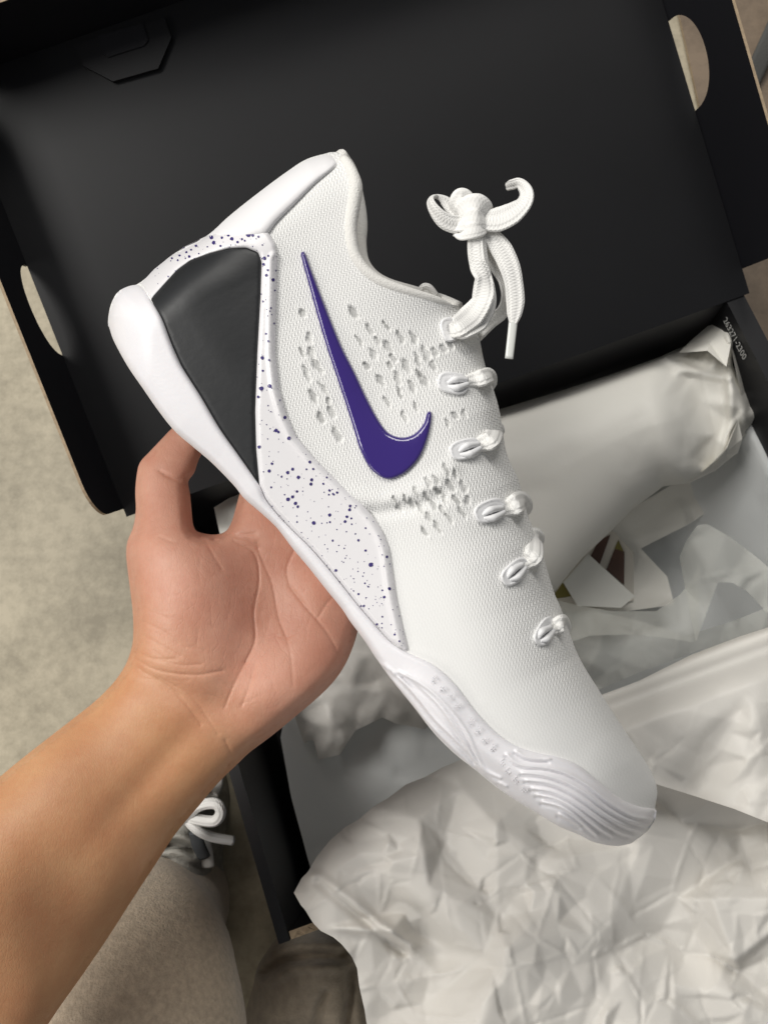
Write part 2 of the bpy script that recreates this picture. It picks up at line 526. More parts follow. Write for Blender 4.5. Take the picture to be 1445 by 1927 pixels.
class Crumple:
    """piecewise linear random relief: facets meeting in sharp creases, several sizes"""
    def __init__(self, seed, box, scales, res=3.0, ridge=None):
        rg = np.random.RandomState(seed)
        self.x0, self.y0, x1, y1 = box; self.res = res
        nx, ny = int((x1 - self.x0) / res) + 2, int((y1 - self.y0) / res) + 2
        self.h = np.zeros((ny, nx))
        for sp, amp, *soft in scales:
            m = int(nx * res * ny * res / sp ** 2) + 8
            pts = np.stack([rg.uniform(-2 * sp, nx * res + 2 * sp, m * 2), rg.uniform(-2 * sp, ny * res + 2 * sp, m * 2)], -1)
            hv = rg.uniform(-1, 1, len(pts)); hv = hv * np.abs(hv) * 1.5 * amp
            vo, eo, fo, ov, oe, of = delaunay_2d_cdt([Vector(p) for p in pts], [], [], 0, 1e-3)
            v = np.array([(p[0], p[1]) for p in vo]); hv = np.array([hv[s_[0]] for s_ in ov])
            for f in fo:
                a_, b_, c_ = v[f[0]], v[f[1]], v[f[2]]
                lo = np.floor(np.minimum(np.minimum(a_, b_), c_) / res).astype(int); hi = np.ceil(np.maximum(np.maximum(a_, b_), c_) / res).astype(int)
                lo = np.maximum(lo, 0); hi = np.minimum(hi, [nx - 1, ny - 1])
                if (hi < lo).any(): continue
                X, Y = np.meshgrid(np.arange(lo[0], hi[0] + 1), np.arange(lo[1], hi[1] + 1))
                X = X * res; Y = Y * res
                dt = (b_[1] - c_[1]) * (a_[0] - c_[0]) + (c_[0] - b_[0]) * (a_[1] - c_[1])
                if abs(dt) < 1e-6: continue
                l0 = ((b_[1] - c_[1]) * (X - c_[0]) + (c_[0] - b_[0]) * (Y - c_[1])) / dt
                l1 = ((c_[1] - a_[1]) * (X - c_[0]) + (a_[0] - c_[0]) * (Y - c_[1])) / dt
                l2 = 1 - l0 - l1
                k = (l0 >= -1e-6) & (l1 >= -1e-6) & (l2 >= -1e-6)
                sub = self.h[lo[1]:hi[1] + 1, lo[0]:hi[0] + 1]
                val = l0 * hv[f[0]] + l1 * hv[f[1]] + l2 * hv[f[2]]
                self._set(sub, k, val, lo, hi)
            self._commit(soft[0] if soft else 0)
        self.kd = None
        if ridge:                                    # thin pinched crease lines
            sp, am = ridge
            m = int(nx * res * ny * res / sp ** 2) + 8
            pts = np.stack([rg.uniform(-sp, nx * res + sp, m), rg.uniform(-sp, ny * res + sp, m)], -1)
            vo, eo, fo, ov, oe, of = delaunay_2d_cdt([Vector(p) for p in pts], [], [], 0, 1e-3)
            q = []
            for (i, j) in eo:
                if rg.rand() < .45: continue
                a_, b_ = np.array(vo[i]), np.array(vo[j]); n = int(np.linalg.norm(b_ - a_) / 2) + 2
                off = np.cumsum(rg.normal(0, .5, n)); off -= np.linspace(0, off[-1], n)
                nr = np.array([-(b_ - a_)[1], (b_ - a_)[0]]); nr /= np.linalg.norm(nr) + 1e-6
                w_ = rg.uniform(-1, 1) * am * np.sin(np.linspace(0, np.pi, n)) ** .6
                for k, t in enumerate(np.linspace(0, 1, n)):
                    p = a_ * (1 - t) + b_ * t + nr * off[k]
                    q.append((p[0] + self.x0, p[1] + self.y0, w_[k]))
            self.rw = np.array([x[2] for x in q])
            self.kd = KDTree(len(q))
            for i, x in enumerate(q): self.kd.insert((x[0], x[1], 0), i)
            self.kd.balance()

    def _set(self, sub, k, val, lo, hi):
        if not hasattr(self, 'tmp'): self.tmp = np.zeros_like(self.h)
        t = self.tmp[lo[1]:hi[1] + 1, lo[0]:hi[0] + 1]
        t[k] = val[k]

    def _commit(self, soft=0):
        t = self.tmp
        if soft:
            k = np.exp(-.5 * (np.arange(-3 * soft, 3 * soft + 1) / soft) ** 2); k /= k.sum()
            pad = 3 * soft
            t = np.apply_along_axis(lambda r_: np.convolve(np.pad(r_, pad, mode='edge'), k, 'valid'), 0, t)
            t = np.apply_along_axis(lambda r_: np.convolve(np.pad(r_, pad, mode='edge'), k, 'valid'), 1, t)
        self.h += t; del self.tmp

    def __call__(self, p):
        x = np.clip((p[:, 0] - self.x0) / self.res, 0, self.h.shape[1] - 1.001); y = np.clip((p[:, 1] - self.y0) / self.res, 0, self.h.shape[0] - 1.001)
        i, j = x.astype(int), y.astype(int); fx, fy = x - i, y - j
        h = self.h
        out = h[j, i] * (1 - fx) * (1 - fy) + h[j, i + 1] * fx * (1 - fy) + h[j + 1, i] * (1 - fx) * fy + h[j + 1, i + 1] * fx * fy
        if self.kd:
            fnd = [self.kd.find((a_, b_, 0)) for a_, b_ in p.tolist()]
            dk = np.array([q[2] for q in fnd]); wk = self.rw[[q[1] for q in fnd]]
            out = out + wk * np.exp(-np.abs(dk / 4.0) ** 1.4)
        return out


def orient(v, f, ref):
    """flip the faces of an open sheet so that they face the point ref"""
    a_ = np.asarray(f, int)
    n_ = np.cross(v[a_[:, 1]] - v[a_[:, 0]], v[a_[:, 2]] - v[a_[:, 0]])
    k = ((ref - v[a_[:, 0]]) * n_).sum(1) < 0
    a_[k] = a_[k][:, ::-1]
    return a_.tolist()


CAMP = cw(np.zeros(3))

# ------------------------------------------------------------------ the setting: floor
fl = 5.0
build('floor', [(-fl, -fl, 0), (fl, -fl, 0), (fl, fl, 0), (-fl, fl, 0)], [(0, 1, 2, 3)], MAT['concrete'], smooth=False)
tag(bpy.data.objects['floor'], 'pale beige polished concrete floor under the box', kind='structure')


def on_height(px, py, h):
    """where the pixel's ray meets the level h above the floor"""
    rr = np.stack([(np.asarray(px, float) - CX) / F, (np.asarray(py, float) - CY) / F, np.ones_like(np.asarray(px, float))], -1)
    return (CAM_H - h) / (rr @ DOWN)


# ------------------------------------------------------------------ shoebox
UP = -DOWN


def ray(px, py): return np.array([(px - CX) / F, (py - CY) / F, 1.])


L = .37
A = ray(284, 946) * .4704
e0 = ray(1400, 545) * .4757 - A
eu = e0 - e0.dot(DOWN) * DOWN; eu /= np.linalg.norm(eu)
ev = np.cross(DOWN, eu); ev /= np.linalg.norm(ev)
if ev[1] < 0: ev = -ev
D = .2485
HB = .125
BT = A.dot(DOWN)              # how far the rim lies below the lens


def bx(u, v, w):
    """box axes (u along the hinge, v to the front, w above the rim) -> world"""
    u, v, w = np.broadcast_arrays(np.asarray(u, float), np.asarray(v, float), np.asarray(w, float))
    return cw(A + u[..., None] * eu + v[..., None] * ev - w[..., None] * DOWN)


def box_z(px, py, w):
    """distance ahead at which the pixel's ray meets the level w above the box rim"""
    px = np.asarray(px, float); py = np.asarray(py, float)
    rr = np.stack([(px - CX) / F, (py - CY) / F, np.ones_like(px)], -1)
    return (BT - w) / (rr @ DOWN)


CAM_H_CHECK = BT + HB
shoebox = empty('shoebox', bx(L / 2, D / 2, -HB))
tag(shoebox, 'open black cardboard shoebox with its lid thrown back, packed with white tissue', 'shoebox')


def slab(name, corners, thick, mats, parent, bevel=0.0008):
    """board: 4+ corner points of its inner face (world, in order), extruded by the vector thick; faces card, rim raw"""
    c_ = np.asarray(corners, float); n = len(c_)
    v = np.vstack([c_, c_ + np.asarray(thick, float)])
    f = [tuple(range(n)), tuple(range(2 * n - 1, n - 1, -1))]
    fm = [0, 0]
    for i in range(n):
        k = (i + 1) % n
        f.append((i, i + n, k + n, k)); fm.append(1)
    return build(name, v, f, mats[0], parent, smooth=False, mats=mats, fmat=fm)


cb, ci, ct = MAT['card_black'], MAT['card_inner'], MAT['card_tan']
upw = RW @ UP; uw = RW @ eu; vw = RW @ ev
# walls: thick folded boards
slab('box_floor', [bx(0, 0, -HB + .001), bx(L, 0, -HB + .001), bx(L, D, -HB + .001), bx(0, D, -HB + .001)], upw * .003, [ci, ci], shoebox)
slab('side_wall', [bx(0, 0, 0), bx(0, D, 0), bx(0, D, -HB + .0045), bx(0, 0, -HB + .0045)], uw * .006, [cb, cb], shoebox)
rw = slab('side_wall', [bx(L, 0, 0), bx(L, D, 0), bx(L, D, -HB + .0045), bx(L, 0, -HB + .0045)], -uw * .011, [cb, cb], shoebox)
slab('back_wall', [bx(.0065, -.0012, .0002), bx(L - .0115, -.0012, .0002), bx(L - .0115, -.0012, -HB + .0045), bx(.0065, -.0012, -HB + .0045)], vw * .004, [ci, ci], shoebox)
fw = slab('front_wall', [bx(.0065, D - .004, -.001), bx(L - .0115, D - .004, -.001), bx(L - .0115, D - .004, -HB + .0045), bx(.0065, D - .004, -HB + .0045)], vw * .004, [cb, ct], shoebox)
# the raw fluted edge along the front wall
zz = []
fz = []
for i in range(120):
    u0 = .008 + i * .003; s_ = i % 2
    a0, a1 = (.0008, .0032) if s_ else (.0032, .0008)
    for (uu, vv) in ((u0, a0), (u0 + .003, a1)):
        for dw in (.0002, .0014):
            zz.append(bx(uu, D - .004 + vv, dw))
    k = i * 4
    fz.append((k, k + 2, k + 3, k + 1))
build('fluted_edge', np.array(zz), fz, ct, fw, smooth=False)
# printed code on the right-hand wall, inside
tx = bpy.data.curves.new('printed_code', 'FONT'); tx.body = '263271-2300'; tx.size = .0084; tx.extrude = .00005
to = bpy.data.objects.new('tmp_text', tx); col.objects.link(to)
bpy.context.view_layer.update()
dg = bpy.context.evaluated_depsgraph_get()
tm = bpy.data.meshes.new_from_object(to.evaluated_get(dg))
tv = np.array([tuple(v.co) for v in tm.vertices]); tf = [tuple(p.vertices) for p in tm.polygons]
bpy.data.objects.remove(to, do_unlink=True)
uR = L - .011 - .0006
tw = np.array([bx(uR - q[2], .0095 + q[0] * .62, -.0125 + q[1]) for q in tv])
build('printed_code', tw, tf, MAT['print_white'], rw, smooth=False)

# lid
TH = math.radians(20)
ld = -ev * math.cos(TH) + UP * math.sin(TH)
ln = UP * math.cos(TH) + ev * math.sin(TH)
LU0, LU1, LD = -.0155, L + .003, .253


def lidp(u, s, h):
    u, s, h = np.broadcast_arrays(np.asarray(u, float), np.asarray(s, float), np.asarray(h, float))
    return cw(A + u[..., None] * eu + s[..., None] * ld + h[..., None] * ln)


lnw = RW @ ln
lid = slab('lid', [lidp(LU0, -.003, .002), lidp(LU1, -.003, .002), lidp(LU1, LD, .002), lidp(LU0, LD, .002)], -lnw * .002, [cb, cb], shoebox)


def flange(name, base, along, outw, length, height, notch=None, r0=.02, r1=.006):
    """board standing on the lid's edge: outline in (along, out) with rounded free corners and a half-moon hand hole at the fold"""
    pts = [(0, 0)]
    if notch:
        c0, hw, hh = notch
        for k in range(25):
            t = math.pi * k / 24
            x = c0 - hw * math.cos(t); y = hh * math.sin(t) ** .8
            pts.append((x, y))
    pts.append((length, 0))
    for k in range(7):
        t = math.pi / 2 * k / 6
        pts.append((length - r1 + r1 * math.cos(t), height - r1 + r1 * math.sin(t)))
    for k in range(9):
        t = math.pi / 2 * k / 8
        pts.append((r0 - r0 * math.sin(t), height - r0 + r0 * math.cos(t)))
    q = np.array(pts)
    return np.array([base + x * along + y * outw for x, y in q])


def fl_build(name, base, along, outw, length, height, th, **kw):
    v0 = flange(name, base, along, outw, length, height, **kw)
    n = len(v0)
    # triangulate the outline in its own plane
    q = np.array([((p - base) @ along, (p - base) @ outw) for p in v0])
    vo, eo, fo, ov, oe, of = delaunay_2d_cdt([Vector(p) for p in q], [(i, (i + 1) % n) for i in range(n)], [], 1, 1e-7)
    vv = np.array([base + p[0] * along + p[1] * outw for p in vo])
    m = len(vv)
    V = np.vstack([vv, vv + th]); Fc = [tuple(f) for f in fo] + [tuple(i + m for i in f)[::-1] for f in fo]
    fm = [0] * len(Fc)
    bm_ = {}
    for k, s_ in enumerate(ov):
        for x in s_: bm_[x] = k
    for i in range(n):
        a_, b_ = bm_[i], bm_[(i + 1) % n]
        Fc.append((a_, b_, b_ + m, a_ + m)); fm.append(1 if min(q[i][1], q[(i + 1) % n][1]) > height * .3 else 0)
    return build(name, V, Fc, cb, lid, smooth=False, mats=[ci, ct], fmat=fm)


ldw = RW @ ld
sl = math.radians(3); sr = math.radians(13)
fl_build('lid_flange', lidp(LU0, .002, .0), ldw, lnw * math.cos(sl) - uw * math.sin(sl), LD - .004, .047, -uw * .0015, notch=(.120, .0265, .021))
fl_build('lid_flange', lidp(LU1, .012, .0), ldw, lnw * math.cos(sr) + uw * math.sin(sr), LD - .014, .048, uw * .0015, notch=(.120, .026, .022), r0=.016)
fl_build('lid_flange', lidp(LU0 + .002, LD, .0), uw, lnw * math.cos(.05) + ldw * math.sin(.05), LU1 - LU0 - .004, .048, ldw * .0015, r0=.006)
# folded lock tab lying on the lid's inside
def lid_from_px(px, py):
    rr = np.stack([(np.asarray(px, float) - CX) / F, (np.asarray(py, float) - CY) / F, np.ones_like(np.asarray(px, float))], -1)
    z = (A.dot(ln) + .002) / (rr @ ln)
    q = rr * z[..., None] - A
    return q @ eu, q @ ld
tu, ts = lid_from_px(np.array([143, 160, 216, 300, 325, 312]), np.array([88, 128, 157, 133, 75, 38]))
ts = np.minimum(ts, LD - .001)
pts = np.array([lidp(a_, b_, .0026) for a_, b_ in zip(tu, ts)])
tabo = slab('lock_tab', pts, lnw * .0022, [cb, cb], lid)
tu, ts = lid_from_px(np.array([186, 198, 208, 274, 282, 272]), np.array([74, 106, 113, 92, 82, 50]))
ts = np.minimum(ts, LD - .0015)
pts = np.array([lidp(a_, b_, .0050) for a_, b_ in zip(tu, ts)])
slab('tab_window', pts, lnw * .0006, [ci, cb], tabo)

# ------------------------------------------------------------------ brown board and strap on the far right
bp = []
for (x, y) in ((1245, -120), (1900, -330), (2050, 620), (1500, 900), (1395, 560)):
    bp.append(P(x, y, on_height(x, y, .004)))
bp = np.array(bp)
bo = slab('brown_board', bp, np.array([0, 0, -.003]), [MAT['brown_board'], MAT['card_tan']], None)
tag(bo, 'brown board lying on the floor to the right of the box', 'board')
sp_ = px_path([(1500, -40, on_height(1500, -40, .02)), (1450, 70, on_height(1450, 70, .018)), (1418, 140, on_height(1418, 140, .01)), (1400, 175, on_height(1400, 175, .008))], 8)
v, f, u = tube_mesh(sp_, .0075, 10, .22, power=4)
so = build('webbing_strap', v, f, MAT['strap'], uv=u)
tag(so, 'grey webbing strap lying beside the lid at the upper right', 'strap')

# ------------------------------------------------------------------ tissue in the box
def sheet(name, outline, step, zf, mat, label, smooth_ol=True, thick=0, group='sheets of tissue paper', smooth=True, cat='tissue paper', flat=False, parent=None):
    ol = crspline(outline, 6, True) if smooth_ol else np.asarray(outline, float)
    ol = resample(ol, step, True)
    v2, f, b, dd = fill(ol, step)
    z = zf(v2, dd)
    v = P(v2[:, 0], v2[:, 1], z)
    f = orient(v, f, CAMP)
    o = build(name, v, f, mat, parent, smooth=smooth and not flat, uv=v2 / 100)
    if parent is None: tag(o, label, cat, group)
    return o


# liner: grey-white paper folded up inside the walls
lc = Crumple(3, (480, 800, 1500, 1900), [(150, .004), (60, .0015)])
def liner_z(v2, dd):
    # box floor level, rising against the left, right and front walls
    z = box_z(v2[:, 0], v2[:, 1], -HB + .012)
    q = np.stack([(v2[:, 0] - CX) / F * z, (v2[:, 1] - CY) / F * z, z], -1) - A
    u = q @ eu; vv = q @ ev
    z2 = z.copy()
    for it in range(6):
        q = np.stack([(v2[:, 0] - CX) / F * z2, (v2[:, 1] - CY) / F * z2, z2], -1) - A
        u = q @ eu; vv = q @ ev
        rise = np.clip((.045 - u) / .034, 0, 1) ** 1.5 * .055 + np.clip((u - (L - .050)) / .036, 0, 1) ** 1.5 * .075 + np.clip((vv - (D - .03)) / .03, 0, 1) * .03
        z2 = .5 * z2 + .5 * box_z(v2[:, 0], v2[:, 1], -HB + .012 + rise)
    return z2 + lc(v2)
sheet('tissue_sheet', [(528, 1388), (560, 1230), (700, 1000), (900, 900), (1200, 800), (1380, 790), (1470, 780), (1500, 1250), (1300, 1330), (1100, 1500), (900, 1600), (620, 1660), (590, 1655), (548, 1500)], 9, liner_z,
      MAT['tissue_grey'], 'grey-white liner paper lying flat at the bottom of the box', smooth_ol=False)

# pale sheet under the bundle
c2 = Crumple(8, (1000, 800, 1500, 1300), [(110, .003), (45, .001)])
sheet('tissue_sheet', [(1030, 1120), (1150, 980), (1300, 890), (1378, 862), (1386, 925), (1298, 985), (1205, 1032), (1255, 1085), (1268, 1138), (1180, 1150), (1060, 1146)], 8,
      lambda v2, dd: box_z(v2[:, 0], v2[:, 1], -.098) + c2(v2), MAT['tissue_smooth'], 'pale sheet lying under the tissue-wrapped bundle', smooth_ol=False)

# folded tissue at the left end, behind the hand
c3 = Crumple(11, (380, 900, 850, 1480), [(70, .008), (30, .003)])
sheet('tissue_sheet', [(556, 1352), (572, 1398), (590, 1392), (600, 1430), (640, 1420), (668, 1375), (720, 1350), (745, 1362), (800, 1372), (840, 1330), (800, 1150), (640, 1120), (560, 1200)], 7,
      lambda v2, dd: box_z(v2[:, 0], v2[:, 1], -.062 - .02 * np.exp(-dd / 30)) + c3(v2), MAT['tissue'], 'folded tissue corner poking out between the hand and the sole', smooth_ol=False)
sheet('tissue_sheet', [(403, 955), (446, 928), (500, 930), (540, 1010), (460, 1060), (415, 1010)], 8,
      lambda v2, dd: box_z(v2[:, 0], v2[:, 1], -.03) + c3(v2) * .5, MAT['tissue_smooth'], 'small white tissue corner seen between thumb and forefinger', smooth_ol=False)

# bundle: the other shoe wrapped in smooth tissue
bol = [(760, 850), (850, 805), (940, 770), (1050, 737), (1150, 704), (1240, 672), (1298, 645), (1330, 616), (1372, 602), (1392, 640), (1408, 690), (1433, 722), (1431, 790), (1392, 826), (1386, 852), (1345, 886), (1290, 910), (1248, 915), (1190, 958), (1140, 1008), (1095, 1050), (1060, 1092), (1035, 1122), (980, 1150), (880, 1150), (780, 1000)]
c4 = Crumple(21, (740, 580, 1460, 1180), [(80, .010), (40, .003)])
c4b = Crumple(22, (740, 580, 1460, 1180), [(150, .010, 5), (60, .0015, 2)], ridge=(110, .0008))
def bundle_z(v2, dd):
    e = sm(v2[:, 0] + .25 * (800 - v2[:, 1]), 1235, 1330)            # the gathered end on the right
    up = rnd(dd, 150, 2.5) * .048 * (1 - .35 * e)
    w = -.058 + up + .010 * sm(v2[:, 1] + .33 * (v2[:, 0] - 940), 1080, 760)
    ridge = np.exp(-(dist_poly(v2, [(1372, 610), (1374, 680), (1382, 740), (1400, 790)]) / 12) ** 2) * .004
    ridge += np.exp(-(dist_poly(v2, [(1372, 602), (1371, 700), (1376, 790), (1352, 880)]) / 9) ** 2) * .006
    ridge += np.exp(-(dist_poly(v2, [(1245, 672), (1300, 700), (1368, 712)]) / 8) ** 2) * .004
    ridge += np.exp(-(dist_poly(v2, [(1275, 700), (1340, 690), (1365, 660)]) / 8) ** 2) * .003
    ridge -= np.exp(-(dist_poly(v2, [(1290, 640), (1340, 650), (1368, 690)]) / 14) ** 2) * .005
    return box_z(v2[:, 0], v2[:, 1], w + ridge) + c4(v2) * e + c4b(v2) * (1 - e) * .25
bd = sheet('tissue_bundle', bol, 5, bundle_z, MAT['tissue_smooth'], 'large smooth bundle wrapped in white tissue inside the box', smooth_ol=False, group='', cat='wrapped bundle')

def flap(name, pts, parent, mat):
    # folded corner of paper: pts (px, py, level)
    p = np.asarray(pts, float)
    v = P(p[:, 0], p[:, 1], box_z(p[:, 0], p[:, 1], p[:, 2]))
    c = v.mean(0)
    V = np.vstack([v, c]); n = len(v)
    return build(name, V, [(i, (i + 1) % n, n) for i in range(n)], mat, parent, smooth=False)
flap('end_flap', [(1372, 601, -.022), (1396, 642, -.026), (1411, 690, -.03), (1434, 722, -.034), (1431, 791, -.04), (1394, 826, -.046), (1400, 770, -.028), (1386, 710, -.02), (1374, 650, -.016)], bd, MAT['tissue_smooth'])
flap('end_flap', [(1388, 790, -.022), (1396, 826, -.03), (1388, 852, -.04), (1372, 862, -.046), (1330, 893, -.05), (1290, 912, -.052), (1330, 880, -.036), (1368, 842, -.022)], bd, MAT['tissue_smooth'])
flap('end_flap', [(1372, 601, -.02), (1330, 614, -.03), (1298, 642, -.034), (1276, 664, -.03), (1330, 660, -.012), (1366, 690, -.008), (1374, 650, -.012)], bd, MAT['tissue_smooth'])

# thin see-through tissue strip, zigzag folded
def strip(name, rows, mat, label):
    V = []; Fc = []
    for k, row in enumerate(rows):
        for (x, y, w) in row: V.append(P(x, y, box_z(x, y, w)))
    m = len(rows[0])
    for k in range(len(rows) - 1):
        for j in range(m - 1):
            Fc.append((k * m + j, k * m + j + 1, (k + 1) * m + j + 1, (k + 1) * m + j))
    V = np.array(V)
    o = build(name, V, Fc, mat, smooth=False); tag(o, label, 'tissue paper', 'sheets of tissue paper')
    md = o.modifiers.new('sub', 'SUBSURF'); md.subdivision_type = 'SIMPLE'; md.levels = md.render_levels = 3
    return o
c6 = Crumple(47, (1000, 940, 1520, 1260), [(90, .014, 4), (45, .004, 1)], ridge=(70, .0012))
sheet('tissue_strip', [(1040, 1128), (1090, 1140), (1150, 1150), (1235, 1150), (1280, 1118), (1304, 1085), (1316, 1060), (1312, 1205), (1304, 1209), (1250, 1200), (1180, 1194), (1110, 1196), (1062, 1212)], 6,
      lambda v2, dd: box_z(v2[:, 0], v2[:, 1], -.062) + c6(v2), MAT['tissue_thin'], 'thin see-through tissue strip running from the toe to the fold', smooth_ol=False)
c7 = Crumple(53, (1000, 940, 1520, 1260), [(80, .014, 4), (45, .004, 1)], ridge=(70, .0012))
sheet('tissue_strip', [(1278, 1048), (1290, 1018), (1312, 988), (1330, 986), (1372, 1010), (1420, 1046), (1495, 1112), (1475, 1195), (1440, 1150), (1404, 1112), (1376, 1096), (1350, 1096), (1330, 1150), (1309, 1208), (1296, 1150)], 6,
      lambda v2, dd: box_z(v2[:, 0], v2[:, 1], -.045) + c7(v2), MAT['tissue_thin'], 'thin zigzag folded tissue rising towards the right wall', smooth_ol=False)

c5 = Crumple(41, (1000, 1080, 1520, 1330), [(90, .012), (40, .004)], ridge=(60, .001))
sheet('tissue_sheet', [(1040, 1132), (1120, 1150), (1200, 1168), (1290, 1196), (1380, 1168), (1450, 1140), (1500, 1180), (1440, 1205), (1320, 1222), (1210, 1262), (1120, 1300), (1050, 1250)], 6,
      lambda v2, dd: box_z(v2[:, 0], v2[:, 1], -.088) + c5(v2), MAT['tissue_thin'], 'thin see-through tissue lying on the liner beside the toe', smooth_ol=False)

# white card on a printed sheet
pc = empty('printed_sheet', P(1110, 1080, box_z(1110, 1080, -.095)))
tag(pc, 'printed sheet with brown and olive stripes peeping out beside the bundle', 'printed sheet')
def flat_poly(name, pts, w, mat, parent=None, th=.0006):
    p = np.array([P(x, y, box_z(x, y, w)) for x, y in pts])
    return slab(name, p, RW @ DOWN * th, [mat, mat], parent)
flat_poly('paper', [(1035, 1125), (1140, 985), (1192, 1040), (1192, 1130), (1100, 1150), (1040, 1150)], -.0935, MAT['print_pale'], pc)
flat_poly('brown_stripe', [(1110, 1048), (1126, 1017), (1148, 1006), (1128, 1062)], -.0925, MAT['print_brown'], pc)
flat_poly('brown_stripe', [(1141, 1072), (1156, 1033), (1174, 1038), (1174, 1100)], -.0925, MAT['print_brown'], pc)
flat_poly('olive_tip', [(1156, 1032), (1163, 1016), (1173, 1038)], -.0925, MAT['print_olive'], pc)
flat_poly('olive_tip', [(1040, 1122), (1058, 1097), (1074, 1122), (1048, 1126)], -.0925, MAT['print_olive'], pc)
wc = flat_poly('white_card', [(1060, 1096), (1106, 1042), (1194, 1122), (1168, 1144), (1086, 1140)], -.085, MAT['white_card'])
tag(wc, 'plain white card lying askew on the printed sheet', 'card')

# big crumpled sheet spilling over the front
crA = Crumple(31, (520, 1120, 1560, 2040), [(210, .014, 3), (92, .0075, 1), (40, .0017)], ridge=(60, .0012))
crB = Crumple(37, (520, 1120, 1560, 2040), [(200, .016, 3), (95, .0065, 1), (40, .0017)], ridge=(65, .0010))
def big_z(v2, dd):
    t = (v2[:, 1] + .32 * (v2[:, 0] - 560))                          # runs down the picture
    w = -.030 + .052 * sm(t, 1440, 1720) - .012 * np.exp(-dd / 16) * sm(t, 1800, 1500)
    w -= .012 * sm(v2[:, 0], 640, 540)
    z = box_z(v2[:, 0], v2[:, 1], w) + crA(v2) * (.35 + .65 * sm(t, 1440, 1640))
    z += .022 * sm(v2[:, 0], 1120, 1260) * np.exp(-(dist_poly(v2, [(1180, 1440), (1300, 1480), (1560, 1560)]) / 42) ** 2)
    z += .006 * np.exp(-(dist_poly(v2, [(600, 1660), (650, 1700), (720, 1760), (760, 1790)]) / 10) ** 2)
    z -= .005 * np.exp(-(dist_poly(v2, [(590, 1650), (700, 1730), (770, 1780)]) / 12) ** 2)
    q = np.stack([(v2[:, 0] - CX) / F * z, (v2[:, 1] - CY) / F * z, z], -1) - A        # the paper rests on the front wall's edge
    lim = box_z(v2[:, 0], v2[:, 1], .0065 - .9 * np.clip(np.abs(q @ ev - D + .002) - .012, 0, 1))
    return np.where((q @ eu > .012), np.minimum(z, lim), z)
sheet('tissue_sheet', [(553, 1680), (568, 1652), (580, 1640), (596, 1612), (622, 1580), (650, 1556), (676, 1541), (702, 1518), (730, 1502), (764, 1476), (800, 1462), (832, 1444), (900, 1416), (1000, 1385), (1120, 1335), (1250, 1340), (1500, 1380), (1540, 1560), (1540, 1990), (705, 1990), (690, 1927), (686, 1900), (676, 1856), (672, 1822), (662, 1800), (644, 1778), (628, 1764), (604, 1752), (590, 1738), (574, 1712), (566, 1703)], 4.2, big_z,
      MAT['tissue'], 'big crumpled tissue sheet spilling over the front of the box', smooth_ol=False)
def top_z(v2, dd):
    t = v2[:, 1] + .37 * (v2[:, 0] - 1120)
    w = .002 + .030 * sm(t, 1300, 1400)
    w += .004 * np.exp(-((t - 1335) / 10) ** 2)
    return box_z(v2[:, 0], v2[:, 1], w) + crB(v2) * (.15 + .6 * sm(t, 1330, 1480)) - .004 * np.exp(-dd / 12)
sheet('tissue_sheet', [(1060, 1335), (1130, 1308), (1200, 1282), (1300, 1232), (1390, 1198), (1540, 1150), (1540, 1575), (1445, 1548), (1380, 1522), (1300, 1496), (1235, 1476), (1150, 1440), (1080, 1400)], 4.5, top_z,
      MAT['tissue'], 'upper tissue layer with a straight folded hem right of the toe', smooth_ol=False)

# ------------------------------------------------------------------ the held sneaker
D0 = .337
SC = D0 / F
BACK = [(641, 289), (626, 286), (612, 289), (576, 300), (540, 323), (486, 363), (432, 406), (389, 444), (324, 480), (265, 531), (228, 545), (212, 566), (205, 592), (204, 612)]
THROAT = [(866, 580), (898, 627), (912, 685), (938, 766), (953, 853), (975, 902), (994, 973), (1013, 1015), (1028, 1068), (1043, 1117), (1056, 1147), (1087, 1232), (1126, 1298), (1165, 1360), (1204, 1418), (1227, 1457), (1236, 1488), (1232, 1520), (1229, 1546), (1215, 1566), (1190, 1585)]
COLLAR = [(641, 289), (656, 304), (669, 330), (673, 352), (669, 385), (664, 418), (665, 448), (672, 478), (690, 505), (715, 525), (745, 538), (780, 549), (820, 561), (850, 573), (866, 580)]
BOTTOM = [(206, 616), (215, 642), (240, 688), (270, 732), (300, 775), (330, 812), (365, 842), (400, 872), (440, 913), (460, 938), (490, 964), (521, 993), (551, 1032), (582, 1069), (612, 1107), (643, 1145), (658, 1168), (673, 1188), (691, 1213), (707, 1238), (739, 1282), (777, 1329), (816, 1379), (855, 1418), (894, 1449), (932, 1480), (971, 1507), (1010, 1530), (1049, 1554), (1087, 1570), (1118, 1585), (1157, 1592)]
SIL = BACK + BOTTOM + [(1184, 1588)] + THROAT[::-1] + COLLAR[::-1][1:-1]
TOPMID = [(262, 537), (285, 566), (306, 601), (324, 648), (342, 688), (378, 745), (414, 806), (450, 857), (488, 912), (500, 939), (521, 966), (551, 998), (582, 1028), (612, 1062), (643, 1100), (673, 1138), (704, 1174), (734, 1207), (766, 1227), (816, 1251), (855, 1286), (894, 1337), (932, 1377), (971, 1403), (1010, 1416), (1049, 1424), (1087, 1439), (1126, 1470), (1165, 1501), (1200, 1517), (1232, 1521)]


_ws = np.arange(-400, 1800, 5.)
_wv = np.interp(_ws, [-100, 0, 200, 450, 650, 900, 1100, 1300, 1450], [148, 150, 153, 153, 166, 202, 212, 202, 190])
_k = np.exp(-.5 * (np.arange(-40, 41) / 14.) ** 2); _k /= _k.sum()
_wv = np.convolve(np.pad(_wv, 40, mode='edge'), _k, 'valid')


